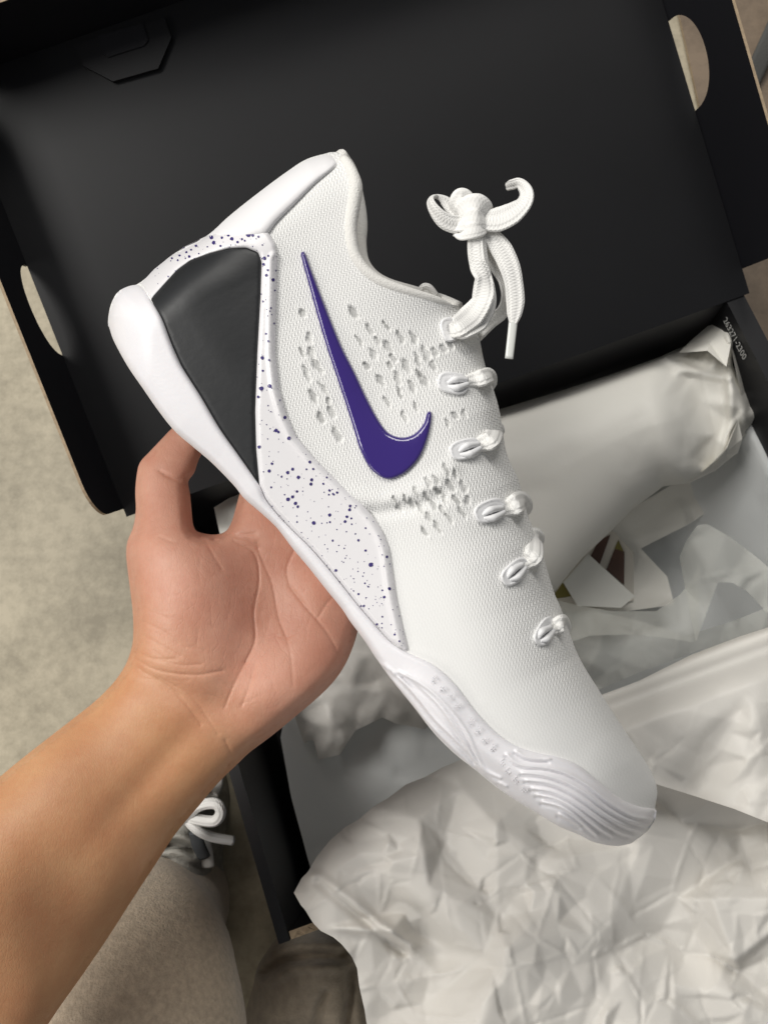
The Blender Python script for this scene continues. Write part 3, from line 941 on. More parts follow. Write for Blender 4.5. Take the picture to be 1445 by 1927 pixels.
THR_H = THROAT[:16] + [(1275, 1530), (1335, 1625)]
TOE_H = [(1300, 1395), (1242, 1488), (1233, 1520), (1229, 1546), (1215, 1566), (1190, 1585), (1120, 1650)]
BACK_A = [(660, 276)] + BACK[1:9] + [(266, 527), (215, 530), (150, 560)]
BACK_B = [(345, 440), (262, 522), (228, 545), (212, 566), (205, 592), (204, 612), (200, 690)]


def H(pts):
    """half thickness of the shoe (metres) seen from its side at photo pixels pts"""
    p = np.asarray(pts, float)
    s = ((p[:, 0] - 205) + (p[:, 1] - 600)) * .7071
    da_ = dist_poly(p, BACK_A); db = dist_poly(p, BACK_B); dt = dist_poly(p, THR_H); de = dist_poly(p, TOE_H); do = dist_poly(p, BOTTOM)
    W = np.interp(s, _ws, _wv)
    lean = 1 - .26 * sm(do, 140, 430) * sm(s, 700, 450)
    fb = rnd(da_, 105, 2.6) * rnd(db, 90, 2.4)
    ft = rnd(dt, 205, 2.15) * rnd(de, 150, 2.2)
    fo = 1 - .10 * np.exp(-do / 22)
    return W * lean * fb * ft * fo * SC


def side(v2, h):
    return P(v2[:, 0], v2[:, 1], D0 - h)


def far(v2, h):
    z0 = D0
    return cw(np.stack([(v2[:, 0] - CX) / F * z0, (v2[:, 1] - CY) / F * z0, np.full(len(v2), z0) + h], -1))


sneaker = empty('sneaker', cw(np.array([(500 - CX) * SC, (964 - CY) * SC, D0])))
tag(sneaker, 'white low-top basketball sneaker with purple swoosh held up by the hand', 'sneaker')


def rot_ell(p, cx, cy, a_, b_, ang):
    c_, s_ = math.cos(ang), math.sin(ang)
    x = (p[:, 0] - cx) * c_ + (p[:, 1] - cy) * s_; y = -(p[:, 0] - cx) * s_ + (p[:, 1] - cy) * c_
    return np.sqrt((x / a_) ** 2 + (y / b_) ** 2)


Z2 = lambda x, y: (480 + x * .36, 440 + y * .36)
HOLES = [(250, 415, .8), (285, 545, .9), (245, 620, .6), (325, 690, 1), (270, 730, 1.1), (360, 810, 1.1), (305, 850, 1.1), (400, 930, 1.1), (345, 960, .9), (430, 1050, 1.1),
         (515, 410, 1), (600, 500, 1), (685, 480, .8), (545, 560, .9), (620, 630, 1.1), (695, 590, 1), (760, 540, .9), (830, 545, .9), (585, 690, .6), (655, 765, 1.1), (705, 690, .5), (790, 690, 1), (850, 660, 1.1), (895, 630, 1.1),
         (880, 765, 1), (820, 800, 1), (755, 830, 1), (690, 880, 1), (840, 905, .6), (780, 955, .9), (1005, 990, .7), (1045, 950, .7), (1095, 940, .6),
         (640, 560, .8), (722, 650, .8), (745, 755, .8), (858, 730, .8), (930, 690, .8), (940, 620, .8), (985, 600, .7), (1020, 585, .6), (295, 625, .8), (385, 875, .7), (1045, 1255, .7), (1050, 1390, .8), (1020, 1315, .8), (955, 1345, .7), (895, 1372, .8), (820, 1410, .7), (1110, 1395, .7), (755, 1430, .6), (905, 1480, .7), (980, 1445, .8),
         (1000, 1235, 1), (945, 1285, .8), (1090, 1320, 1), (905, 1300, .8), (840, 1350, .8), (985, 1375, 1), (930, 1415, 1), (860, 1430, 1), (785, 1385, .8), (730, 1390, .6), (1080, 1455, 1.1), (1015, 1490, .9), (950, 1530, 1), (885, 1555, 1)]


def upper():
    ol = resample(crspline(SIL, 6, True), 5, True)
    ex = []
    rh = np.random.RandomState(12)
    jit = {q: (rh.uniform(.85, 1.2), rh.uniform(.6, 1.25), rh.uniform(-12, 10), rh.uniform(.5, 1.0)) for q in HOLES}
    for (x, y, k) in HOLES:
        cx_, cy_ = Z2(x, y)
        X, Y = np.meshgrid(np.arange(-24, 25, 1.9), np.arange(-24, 25, 1.9))
        q = np.stack([X.ravel() + cx_ + .37, Y.ravel() + cy_ + .21], -1)
        ex.append(q[rot_ell(q, cx_, cy_, 14.0 * k, 6.2 * (.6 + .4 * k), math.radians(64)) < 1.7])
    ex = np.vstack(ex); ex = np.unique(np.round(ex / 1.5), axis=0) * 1.5
    v2, f, b, dd = fill(ol, 3.7, extra=ex)
    h = H(v2)
    lift = np.zeros(len(v2)); hole = np.zeros(len(v2))
    for (x, y, k) in HOLES:
        cx_, cy_ = Z2(x, y)
        ja, jb, jc, jd = jit[(x, y, k)]
        e = rot_ell(v2 + 2.2 * np.stack([np.sin(v2[:, 1] / 3.1 + x), np.cos(v2[:, 0] / 2.7 + y)], -1) * .5, cx_, cy_, 15 * k * ja, 5.6 * (.6 + .4 * k) * jb, math.radians(64 + jc))
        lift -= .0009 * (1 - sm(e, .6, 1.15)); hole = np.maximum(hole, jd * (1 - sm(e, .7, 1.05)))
        lift += .0001 * np.exp(-((e - 1.35) / .3) ** 2)
    # soft dents and wrinkles of the cloth
    lift += .0012 * np.exp(-(dist_poly(v2, [(640, 930), (720, 945), (790, 925), (850, 880)]) / 18) ** 2)
    lift -= .0012 * np.exp(-(dist_poly(v2, [(700, 965), (770, 955), (830, 935)]) / 14) ** 2)
    lift -= .0015 * np.exp(-(dist_poly(v2, [(905, 660), (950, 850), (1010, 1015), (1060, 1160)]) / 10) ** 2) * .5
    hf = h + lift
    knit = .14 + .86 * sm(dist_poly(v2, [(760, 1150), (850, 1290), (940, 1380), (1060, 1420), (1200, 1500), (1225, 1470)]), 40, 260)
    d_col = dist_poly(v2, COLLAR)
    front = side(v2, hf)
    # far half: mirror, sharing the boundary ring through a joining strip (left open at the collar)
    back = far(v2, h * .95)
    n = len(v2)
    V = np.vstack([front, back])
    Fc = [tuple(q) for q in orient(front, f, CAMP)]
    Fb = [tuple(i + n for i in q) for q in orient(back, f, cw(np.array([0, 0, 5.])))]
    Fc += Fb
    bo_ = np.array(b)
    dcol = dist_poly(v2[bo_], COLLAR)
    for i in range(len(b)):
        j = (i + 1) % len(b)
        if dcol[i] < 3 and dcol[j] < 3: continue
        Fc.append((b[i], b[j], b[j] + n, b[i] + n))
    uv = np.vstack([v2, v2]) / 100
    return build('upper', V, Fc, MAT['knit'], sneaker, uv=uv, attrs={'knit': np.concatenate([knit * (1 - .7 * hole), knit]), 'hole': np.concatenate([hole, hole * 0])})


upper_o = upper()


def shell(name, outline, step, thick, rad, mat, parent, sharp=False, extra_h=None, mirror=False, sink=.0004, p=2.0, rings=None):
    ol = np.asarray(outline, float)
    if not sharp: ol = crspline(ol, 6, True)
    ol = resample(ol, step, True)
    rg = rings if rings is not None else tuple(x for x in (rad * .12, rad * .4, rad * .8) if x > .5)
    v2, f, b, dd = fill(ol, step, rg)
    base = H(v2)
    h = base - sink + (thick + sink) * rnd(dd, rad, p)
    if extra_h is not None: h = h + extra_h(v2, dd)
    V = side(v2, h); Fc = [tuple(q) for q in orient(V, f, CAMP)]
    uv = v2 / 100
    if mirror:
        n = len(v2)
        bk = far(v2, base * .95 + thick * rnd(dd, rad, p))
        Fc += [tuple(i + n for i in q) for q in orient(bk, f, cw(np.array([0, 0, 5.])))]
        for i in range(len(b)):
            j = (i + 1) % len(b)
            Fc.append((b[i], b[j], b[j] + n, b[i] + n))
        V = np.vstack([V, bk]); uv = np.vstack([uv, uv])
    return build(name, V, Fc, mat, parent, uv=uv)


Z5 = lambda q: [(700 + x * .3875, 1050 + y * .3875) for x, y in q]
RIDGES = [Z5(q) for q in (
    [(700, 940), (740, 965), (800, 978), (860, 978)],
    [(655, 955), (690, 990), (740, 1010), (850, 1020), (950, 1050), (1050, 1110), (1150, 1190), (1260, 1255), (1370, 1275)],
    [(730, 1045), (830, 1055), (930, 1085), (1030, 1140), (1130, 1215), (1230, 1270), (1340, 1305)],
    [(750, 1080), (850, 1092), (940, 1125), (1040, 1185), (1130, 1250), (1220, 1300), (1310, 1330)],
    [(780, 1120), (870, 1135), (960, 1175), (1050, 1235), (1130, 1290), (1200, 1330), (1260, 1350)],
    [(805, 1150), (890, 1170), (970, 1210), (1050, 1270), (1110, 1315), (1160, 1345)],
    [(830, 1185), (910, 1205), (980, 1250), (1050, 1310), (1090, 1345)],
    [(910, 1245), (960, 1270), (1010, 1300)],
    [(130, 555), (220, 600), (300, 660), (360, 720), (420, 790), (470, 870), (510, 960), (550, 1030), (620, 1070)],
    [(60, 520), (150, 600), (230, 690), (300, 780), (380, 860), (450, 930), (510, 1000), (570, 1060), (650, 1110)],
    [(160, 570), (260, 650), (330, 720), (380, 790), (430, 870), (480, 950), (540, 1050)],
    [(30, 505), (100, 590), (180, 695), (260, 785), (330, 860), (410, 935), (500, 1020), (600, 1095)])]


def sole_h(v2, dd):
    out = np.zeros(len(v2))
    for rdg in RIDGES:
        c_ = crspline(rdg, 5)
        d_ = dist_poly(v2, c_)
        # signed side so that each line is a small step with a bright lip
        out += .0011 * np.exp(-(d_ / 3.0) ** 2) - .0008 * np.exp(-(dist_poly(v2, c_ + np.array([-2.5, 4.5])) / 3.6) ** 2)
    ends = dist_poly(v2, TOPMID) > 4
    # the forefoot wall bulges, the arch is thin and the heel cup is full
    out += .0022 * sm(dd, 5, 45) * sm(v2[:, 0], 720, 860)
    return out * ends


mid_ol = BACK[10:] + BOTTOM + [(1184, 1588), (1190, 1585), (1215, 1566), (1230, 1546), (1234, 1532), (1231, 1522)] + TOPMID[::-1][1:]
midsole = shell('midsole', mid_ol, 2.9, .0026, 11, MAT['midsole'], sneaker, extra_h=sole_h, mirror=True, rings=(1.2, 4, 8))

# raised dots along the forefoot wall
rg = random.Random(5)
dots = []
chars = Z5([(300, 590), (340, 635), (385, 667), (420, 715), (480, 790), (512, 833), (550, 880), (585, 920), (635, 992), (662, 1035), (697, 1080), (737, 1128)])
dirx = np.array([.66, .75]); diry = np.array([-.75, .66])
dp = []
for c_ in chars:
    pat = [1] * 9
    for k in rg.sample(range(9), 3): pat[k] = 0
    for k in range(9):
        if pat[k]: dp.append(np.array(c_) + dirx * ((k % 3) - 1) * 4.2 + diry * ((k // 3) - 1) * 4.6)
dp = np.array(dp)
hz = H(dp) + .0028 + np.maximum(sole_h(dp, np.full(len(dp), 40.)), .0012)
V, Fc = [], []
for q, h_ in zip(dp, hz):
    k = len(V)
    for (rr, hh_) in ((1.25, -.0003), (.9, .0002)):
        for j in range(6):
            t = j / 6 * 2 * math.pi
            w_ = q + np.array([math.cos(t), math.sin(t)]) * rr
            V.append(P(w_[0], w_[1], D0 - h_ - hh_))
    V.append(P(q[0], q[1], D0 - h_ - .0003))
    for j in range(6):
        m_ = (j + 1) % 6
        Fc.append((k + j, k + m_, k + 6 + m_, k + 6 + j)); Fc.append((k + 6 + j, k + 6 + m_, k + 12))
tag(build('raised_dots', np.array(V), Fc, MAT['midsole'], midsole), kind='stuff')

# heel counter frame, dark panel, heel tab
INNER = [(488, 912), (482, 846), (480, 774), (484, 666), (490, 558), (492, 493), (486, 476), (464, 467), (432, 468), (396, 477), (360, 490), (335, 508), (306, 540), (285, 564)]
ctr = [(266, 533), (290, 507), (324, 480), (350, 463), (389, 444), (420, 433), (450, 427), (484, 424), (505, 436), (519, 460), (522, 490), (520, 594), (519, 666), (526, 731), (540, 781), (558, 821), (594, 864), (648, 918), (682, 948), (705, 975), (722, 1003), (733, 1033), (739, 1075), (746, 1125), (756, 1172), (768, 1222), (766, 1227),
       (734, 1207), (704, 1174), (673, 1138), (643, 1100), (612, 1062), (582, 1028), (551, 998), (521, 966), (500, 939)] + INNER
def ctr_h(v2, dd):
    edge = dist_poly(v2, [(522, 490), (520, 594), (519, 666), (526, 731), (540, 781), (558, 821), (594, 864), (648, 918), (682, 948), (705, 975), (722, 1003), (733, 1033), (739, 1075), (746, 1125), (756, 1172), (768, 1222)])
    return .0009 * np.exp(-((edge - 13) / 4) ** 2)
def densify(pts): return resample(pts, 4, True)
counter = shell('heel_counter', densify(ctr), 4, .0022, 9, MAT['counter'], sneaker, sharp=True, extra_h=ctr_h)
pan = INNER[::-1] + [(306, 601), (324, 648), (342, 688), (378, 745), (414, 806), (450, 857)][::-1][::-1]
pan = [(285, 564), (306, 601), (324, 648), (342, 688), (378, 745), (414, 806), (450, 857), (488, 912)] + INNER[1:-1]
cen = np.mean(pan, 0)
panel = shell('heel_panel', [tuple(np.array(q) + (np.array(q) - cen) * .012) for q in pan], 5, .0010, 6, MAT['panel'], sneaker, sharp=True)
tab_ol = [(388, 448), (392, 444), (433, 407), (487, 364), (541, 324), (577, 302), (605, 292), (622, 293), (633, 303), (630, 316), (594, 346), (558, 382), (522, 418), (507, 438), (495, 446), (450, 450)]
shell('heel_tab', tab_ol, 4.5, .0032, 22, MAT['tab'], sneaker)

# purple speckles
SPK = []
Z1 = lambda x, y, r_: SPK.append((180 + x * .36, 270 + y * .36, r_ * .36))
for q in [(605, 490, 11), (660, 492, 7), (693, 478, 8), (713, 498, 10), (748, 460, 8), (800, 475, 13), (822, 480, 8), (852, 487, 6), (618, 518, 10), (653, 535, 6), (742, 515, 7), (765, 500, 6), (872, 530, 4), (730, 453, 5), (780, 508, 5),
          (883, 600, 10), (903, 587, 6), (879, 632, 8), (900, 661, 7), (894, 689, 8), (928, 712, 9), (945, 665, 5), (938, 768, 5), (875, 825, 5), (917, 860, 5), (935, 940, 5), (891, 995, 6), (903, 1033, 6), (872, 1120, 10), (907, 1132, 6), (874, 1188, 6),
          (866, 1280, 12), (910, 1268, 11), (850, 1325, 7), (902, 1370, 4), (943, 1500, 10), (956, 1508, 7), (1010, 1541, 10), (856, 1586, 9), (990, 1432, 9), (1120, 1665, 8), (1137, 1702, 6), (922, 1673, 7), (908, 1711, 9), (1030, 1702, 8), (1004, 1720, 9), (1060, 1745, 9), (972, 1742, 5), (1130, 1758, 8), (1126, 1780, 8), (1190, 1778, 5), (1208, 1745, 5), (1102, 1703, 5),
          (400, 600, 6), (440, 585, 6), (475, 568, 6), (500, 555, 6), (525, 535, 7), (490, 590, 7), (430, 610, 5), (460, 545, 5), (515, 510, 5), (380, 695, 4), (540, 575, 4), (585, 540, 4), (470, 600, 4),
          (1005, 1860, 10), (1030, 1848, 7), (1045, 1882, 8), (1057, 1897, 6), (1052, 1820, 6), (988, 1836, 4), (918, 1797, 5), (1222, 1814, 6), (1262, 1825, 6), (1245, 1835, 5), (1330, 1895, 8)]: Z1(*q)
Z6 = lambda x, y, r_: SPK.append((540 + x * .1764, 900 + y * .1764, r_ * .1764))
for q in [(263, 20, 15), (255, 62, 16), (388, 60, 11), (108, 138, 12), (453, 130, 13), (535, 152, 14), (490, 165, 10), (447, 174, 10), (13, 222, 18), (60, 198, 16), (90, 267, 19), (115, 303, 14), (675, 298, 12), (668, 336, 17), (738, 294, 8), (639, 410, 15), (686, 427, 11), (619, 461, 16), (690, 489, 9), (455, 391, 18), (286, 476, 21), (458, 467, 11), (428, 475, 7), (108, 466, 9), (838, 531, 10), (730, 593, 9), (761, 662, 13), (487, 666, 12), (552, 716, 7), (610, 747, 8), (635, 824, 6), (838, 771, 14), (1016, 817, 7), (1066, 838, 13), (896, 921, 25), (521, 984, 16), (305, 808, 15), (820, 1008, 7), (808, 1044, 7), (830, 1120, 10), (868, 1158, 9), (719, 1109, 5), (710, 1202, 8), (763, 1236, 12), (841, 1274, 7), (1016, 1195, 10), (1093, 1178, 18), (1036, 1267, 15), (943, 1293, 5), (788, 1365, 11), (818, 1362, 13), (873, 1392, 6), (1009, 1337, 6), (1016, 1478, 10), (958, 1558, 13), (1011, 1549, 8), (1012, 1595, 8), (952, 1594, 6), (1014, 1684, 13), (1147, 1668, 12), (1198, 1738, 10), (1236, 1830, 8), (455, 970, 6), (222, 357, 6), (168, 137, 7), (1000, 652, 6), (1036, 720, 5)]: Z6(*q)
ctr_poly = densify(ctr)
rs = np.random.RandomState(4)
cand = np.stack([rs.uniform(260, 770, 2600), rs.uniform(420, 1230, 2600)], -1)
cand = cand[inside(cand, ctr_poly)]
keep = cand[:230]
for q in keep: SPK.append((q[0], q[1], rs.choice([.55, .7, .9, 1.2])))
SPK = [s_ for s_ in SPK if inside(np.array([s_[:2]]), ctr_poly)[0]]
V, Fc = [], []
sp = np.array([(x, y) for x, y, r_ in SPK])
for (x, y, r_) in SPK:
    k = len(V); n = 9 if r_ > 1.5 else 6
    ring = np.array([(x + math.cos(t) * r_ * (1 + rs.uniform(-.18, .18)) , y + math.sin(t) * r_ * (1 + rs.uniform(-.18, .18))) for t in np.arange(n) / n * 2 * math.pi])
    ring = np.vstack([ring, [(x, y)]])
    dd = dist_poly(ring, ctr_poly, True)
    dd = np.where(inside(ring, ctr_poly), dd, 0)
    h = H(ring) - .0004 + .0026 * rnd(dd, 9) + ctr_h(ring, dd) + .00016
    V += list(side(ring, h))
    Fc += [(k + j, k + (j + 1) % n, k + n) for j in range(n)]
V = np.array(V)
tag(build('paint_speckles', V, orient(V, Fc, CAMP), MAT['speck'], counter), kind='stuff')

# swoosh
sw = [(566, 477), (570, 473), (575, 477), (588, 512), (613, 577), (642, 649), (667, 699), (689, 746), (710, 786), (728, 811), (746, 821), (764, 822), (782, 814), (797, 796), (802, 779), (808, 773), (813, 779), (811, 800), (804, 829), (790, 861), (768, 886), (746, 899), (728, 902), (710, 894), (692, 876), (676, 843), (664, 804), (649, 757), (631, 703), (613, 649), (595, 588), (581, 537), (569, 494)]
shell('swoosh', sw, 3.2, .0017, 5.5, MAT['purple'], sneaker, rings=(.8, 2.4, 5), extra_h=lambda v2, dd: .0004 * rnd(dd, 34))

# collar binding, its far rim, and the lining
cp = resample(crspline(COLLAR, 6), 6)[2:]
hc = H(cp)
near_c = P(cp[:, 0] - 4, cp[:, 1] + 3, D0 - hc + .0012)
v, f, u = tube_mesh(near_c, np.interp(np.arange(len(near_c)), [0, 10, len(near_c) - 8, len(near_c) - 1], [.0020, .0028, .0018, .0006]), 12)
build('collar_binding', v, f, MAT['lining'], sneaker, uv=u)
FARC = [(640, 292), (658, 318), (668, 352), (676, 392), (679, 425), (677, 458), (682, 492), (700, 518), (730, 536), (780, 551), (830, 566), (862, 580)]
fp = resample(crspline(FARC, 6), 6)
hfz = H(np.minimum(fp, fp)) 
cc = far(fp, np.maximum(H(fp - np.array([12, -6])), .001) * .9)
zc = cw(np.zeros(3))
fv, ff, fu = tube_mesh(P(fp[:, 0], fp[:, 1], D0 + np.maximum(H(fp - np.array([14, -6])), .001) * .8), .0030, 10)
build('collar_binding', fv, ff, MAT['lining'], sneaker, uv=fu)
# lining: a trough between the two rims
nr_ = resample(P(cp[:, 0] - 6, cp[:, 1] + 5, D0 - hc + .002), .002)
m = 40
a3 = P(*crspline(COLLAR, 6)[::2].T, D0 - H(crspline(COLLAR, 6)[::2]) + .002)
a3 = resample(a3, .004)[:m]
b3 = resample(P(fp[:, 0] - 3, fp[:, 1] + 3, D0 + np.maximum(H(fp - np.array([14, -6])), .001) * .8), .004)
m = min(len(a3), len(b3)); a3 = a3[np.linspace(0, len(a3) - 1, m).astype(int)]; b3 = b3[np.linspace(0, len(b3) - 1, m).astype(int)]
insd = RW @ np.array([-.62, .78, 0])
V = []; Fc = []
for i in range(m):
    for j, t in enumerate(np.linspace(0, 1, 7)):
        V.append(a3[i] * (1 - t) + b3[i] * t + insd * .045 * math.sin(math.pi * t) * math.sin(math.pi * (i + .5) / m) ** .5)
for i in range(m - 1):
    for j in range(6): Fc.append((i * 7 + j, i * 7 + j + 1, (i + 1) * 7 + j + 1, (i + 1) * 7 + j))
build('lining', np.array(V), Fc, MAT['lining'], sneaker)

# eyelets: rimmed plate with a slot and a looped cord
def eyelet(cx_, cy_, a_, b_, ang, slot=True):
    t = np.arange(28) / 28 * 2 * math.pi
    ex = np.sign(np.cos(t)) * np.abs(np.cos(t)) ** .75 * a_; ey = np.sign(np.sin(t)) * np.abs(np.sin(t)) ** .75 * b_
    c_, s_ = math.cos(ang), math.sin(ang)
    ol = np.stack([cx_ + ex * c_ - ey * s_, cy_ + ex * s_ + ey * c_], -1)
    def eh(v2, dd):
        e = rot_ell(v2, cx_ + 3 * c_, cy_ + 3 * s_, a_ * .6, b_ * .42, ang)
        return -.0011 * (1 - sm(e, .5, 1.1)) + .0006 * np.exp(-((dd - 3.2) / 1.6) ** 2)
    return shell('eyelet', ol, 2.6, .0013, 4, MAT['eyelet'], sneaker, extra_h=eh, rings=(.7, 2, 3.4))


EY = [(846, 620, 24, 17, math.radians(75)), (853, 721, 31, 21, math.radians(12)), (876, 845, 31, 20, math.radians(-14)), (922, 961, 31, 21, math.radians(-22)), (970, 1076, 32, 19, math.radians(-42)), (1027, 1188, 30, 18, math.radians(-58))]
eyes = [eyelet(*e) for e in EY]


def ribbon(name, pts, width, thick, roll=0.0, mat='lace', n=8, parent=None, seg=14, power=3.2, ref=None):
    """flat lace; pts (px, py, z); width = half width in px at the shoe's distance"""
    path = px_path(pts, n)
    w = np.interp(np.linspace(0, 1, len(path)), np.linspace(0, 1, len(np.atleast_1d(width))), np.atleast_1d(width)) * SC
    rl = np.interp(np.linspace(0, 1, len(path)), np.linspace(0, 1, len(np.atleast_1d(roll))), np.atleast_1d(roll))
    return tube_mesh(path, w, seg, np.minimum(1, thick / w), ref, rl, power=power)


def hz_(x, y, up=0.0): return D0 - float(H(np.array([[x, y]]))[0]) - up


# cords looping through the eyelets (five), each ending over the throat edge
LOOPS = [  # slot point, mid point, edge point, over the edge
    ((842, 724), (872, 720), (905, 712), (926, 708), (930, 716), 13),
    ((864, 853), (895, 842), (920, 828), (938, 808), (944, 806), 14),
    ((908, 973), (940, 962), (968, 950), (988, 944), (996, 950), 15),
    ((956, 1090), (980, 1070), (1000, 1045), (1012, 1012), (1020, 1010), 14),
    ((1014, 1204), (1032, 1188), (1050, 1176), (1064, 1172), (1072, 1180), 12)]
for k, (q0, q1, q2, q3, q4, w_) in enumerate(LOOPS):
    # two glossy folds of the eyelet cord
    d_ = np.array(q2) - np.array(q0); d_ = d_ / np.linalg.norm(d_); nn = np.array([-d_[1], d_[0]])
    parts = []
    for s_ in (-1, 1):
        a0 = np.array(q0) + nn * s_ * 3; a1 = np.array(q0) * .45 + np.array(q1) * .55 + nn * s_ * 8; a2 = np.array(q1) + nn * s_ * 4 + d_ * 8
        pth = [(a0[0], a0[1], hz_(*a0, .0006)), (a1[0], a1[1], hz_(*a1, .0022)), (a2[0], a2[1], hz_(*a2, .0022))]
        v, f, u = tube_mesh(px_path(pth, 8), np.concatenate([np.linspace(3.2, 6.5, 9), np.linspace(6.2, 4.5, 8)]) * SC, 10)
        parts.append((v, f, u))
    v, f, u = merge(parts)
    build('cord_loop', v, f, MAT['eyelet'], eyes[k + 1], uv=u)
    # lace coming out of the loop, bulging and rolling over the edge to the far side
    pts = [(q1[0] - 6, q1[1] + 1, hz_(*q1, .0005)), (q1[0] * .4 + q2[0] * .6, q1[1] * .4 + q2[1] * .6, hz_(*q2, .0042)), (q2[0] + 4, q2[1] - 2, hz_(*q2, .0046)), (q3[0] - 7, q3[1], D0 - .0060), (q4[0] - 12, q4[1] + 6, D0 + .004), (q4[0] - 34, q4[1] + 18, D0 + .016)]
    v, f, u = ribbon('lace', pts, [w_ * .7, w_ * 1.15, w_ * 1.3, w_ * 1.3, w_ * 1.2, w_ * 1.0], .0013, [0.1, .25, .15, 0, 0, 0], power=2.8)
    build('lace', v, f, MAT['lace'], sneaker, uv=u)

# the tied ends above the throat
ZL = D0 - .012
LP = lambda x, y: (780 + x * .1972, 320 + y * .1972)
def lace(pts, width, thick=.0013, roll=0.0, name='lace', **kw):
    if thick < .0017: thick *= .5; width = np.asarray(width) * 1.22
    kw.setdefault('power', 3.2)
    q = [(*LP(x, y), ZL + dz / 1000) for x, y, dz in pts]
    v, f, u = ribbon(name, q, width, thick, roll, **kw)
    return v, f, u
e1z = (hz_(850, 622, .002) - ZL) * 1000
parts = lace([(345, 1535, e1z + 1), (420, 1490, e1z - 3), (540, 1390, -3), (645, 1240, -4), (655, 1040, -3), (600, 880, -3), (580, 720, -3), (585, 610, -2), (570, 500, 2)], [10, 17, 19, 17, 15, 13, 12, 11, 10], .0016, [.1, .15, .1, .5, -.55, .45, .1, 0, 0])
build('lace', *parts[:2], MAT['lace'], sneaker, uv=parts[2])
parts = lace([(370, 1560, e1z + 1.5), (480, 1540, e1z - 2), (600, 1460, -1), (690, 1300, -1.5), (705, 1150, -1.5), (660, 950, -1), (630, 750, -1), (620, 600, 0)], [6, 12, 15, 13, 10, 9, 9, 8], .0016, [0, .3, .2, .1, .3, .1, 0, 0])
build('lace', *parts[:2], MAT['lace'], sneaker, uv=parts[2])
# long end with its tip
parts = lace([(650, 540, 3), (740, 640, 1), (830, 760, 0), (905, 920, -1), (945, 1080, -1), (960, 1250, -1), (950, 1380, -1), (938, 1470, -1)], [12, 15, 17, 16, 14, 14, 11, 5.5], .0014, [.3, .15, .1, .1, .05, 0, 0, 0])
build('lace', *parts[:2], MAT['lace'], sneaker, uv=parts[2])
parts = lace([(940, 1440, -1), (925, 1580, -1), (900, 1800, -1)], [6.6, 6.4, 6.2], .0015, 0, power=2)
build('lace_tip', *parts[:2], MAT['aglet'], sneaker, uv=parts[2])
# strand that runs back down behind the throat
parts = lace([(610, 600, 4), (690, 760, 4), (760, 920, 4), (840, 1060, 4), (880, 1220, 5), (840, 1350, 6), (730, 1440, 9), (620, 1540, 13), (540, 1640, 20)], [9, 11, 11, 10, 12, 11, 11, 12, 10], .0014, [.2, .4, .6, .7, .6, .5, .3, .1, 0])
build('lace', *parts[:2], MAT['lace'], sneaker, uv=parts[2])
# left bow loop
parts = lace([(520, 480, 1), (400, 520, -1), (280, 480, -2), (185, 380, -2), (150, 300, 0), (190, 255, 3), (280, 285, 4), (370, 370, 3), (460, 430, 2)], [11, 13, 12, 10, 9, 9, 12, 14, 12], .0014, [.2, .3, .5, .9, 1.2, 1.1, .7, .4, .2])
build('lace', *parts[:2], MAT['lace'], sneaker, uv=parts[2])
# right bow loop
parts = lace([(560, 470, 1), (680, 480, -1), (800, 470, -2), (930, 410, -3), (1040, 310, -2), (1060, 210, 1), (1000, 130, 5), (930, 140, 8), (880, 160, 11)], [14, 17, 19, 18, 14, 11, 8, 8, 6], .0014, [.1, .1, .1, .25, .5, .7, .9, .8, .5])
build('lace', *parts[:2], MAT['lace'], sneaker, uv=parts[2])
# knot: lumpy body wound with two bands
kp = []
kc = LP(530, 460)
v, f, u = lace([(440, 300, 3), (480, 380, 2), (520, 460, 1), (550, 540, 1), (570, 610, 2)], [10, 20, 25, 22, 12], .0036, 0, power=2, seg=18); kp.append((v, f, u))
v, f, u = lace([(400, 470, 3), (440, 400, -2), (520, 352, -4.5), (610, 352, -4.5), (680, 400, -1), (690, 450, 4)], [12, 16, 19, 19, 15, 10], .00125, [.5, .25, .05, -.1, -.4, -.7], power=3); kp.append((v, f, u))
v, f, u = lace([(405, 540, 3), (450, 500, -2.5), (540, 470, -5.2), (620, 470, -4.5), (680, 480, 2)], [11, 15, 18, 16, 11], .00125, [.5, .2, 0, -.2, -.6], power=3); kp.append((v, f, u))
v, f, u = lace([(415, 610, 3), (460, 600, -3), (540, 575, -5.5), (620, 560, -4.5), (672, 545, 2)], [9, 12, 13, 12, 8], .00125, [.3, .1, 0, -.1, -.4], power=3); kp.append((v, f, u))
v, f, u = lace([(380, 420, 2), (400, 340, 0), (440, 262, -1), (490, 270, 0), (540, 330, 2)], [9, 14, 14, 12, 9], .0016, [.6, .3, 0, -.3, -.5], power=2.6); kp.append((v, f, u))
v, f, u = merge(kp)
build('lace_knot', v, f, MAT['lace_fine'], sneaker, uv=u)
# bit of far-side lace peeping over the collar
v, f, u = tube_mesh(px_path([(788, 556, D0 + .01), (796, 540, D0 + .008), (808, 541, D0 + .008), (820, 556, D0 + .01)], 6), 6.5 * SC, 10)
build('lace', v, f, MAT['lace'], sneaker, uv=u)

# ------------------------------------------------------------------ person: arm and hand, trouser legs, worn shoe
person = empty('person', P(200, 2100, on_height(200, 2100, 0)))
tag(person, 'person in taupe sweatpants holding up the white sneaker in an open left hand', 'person')

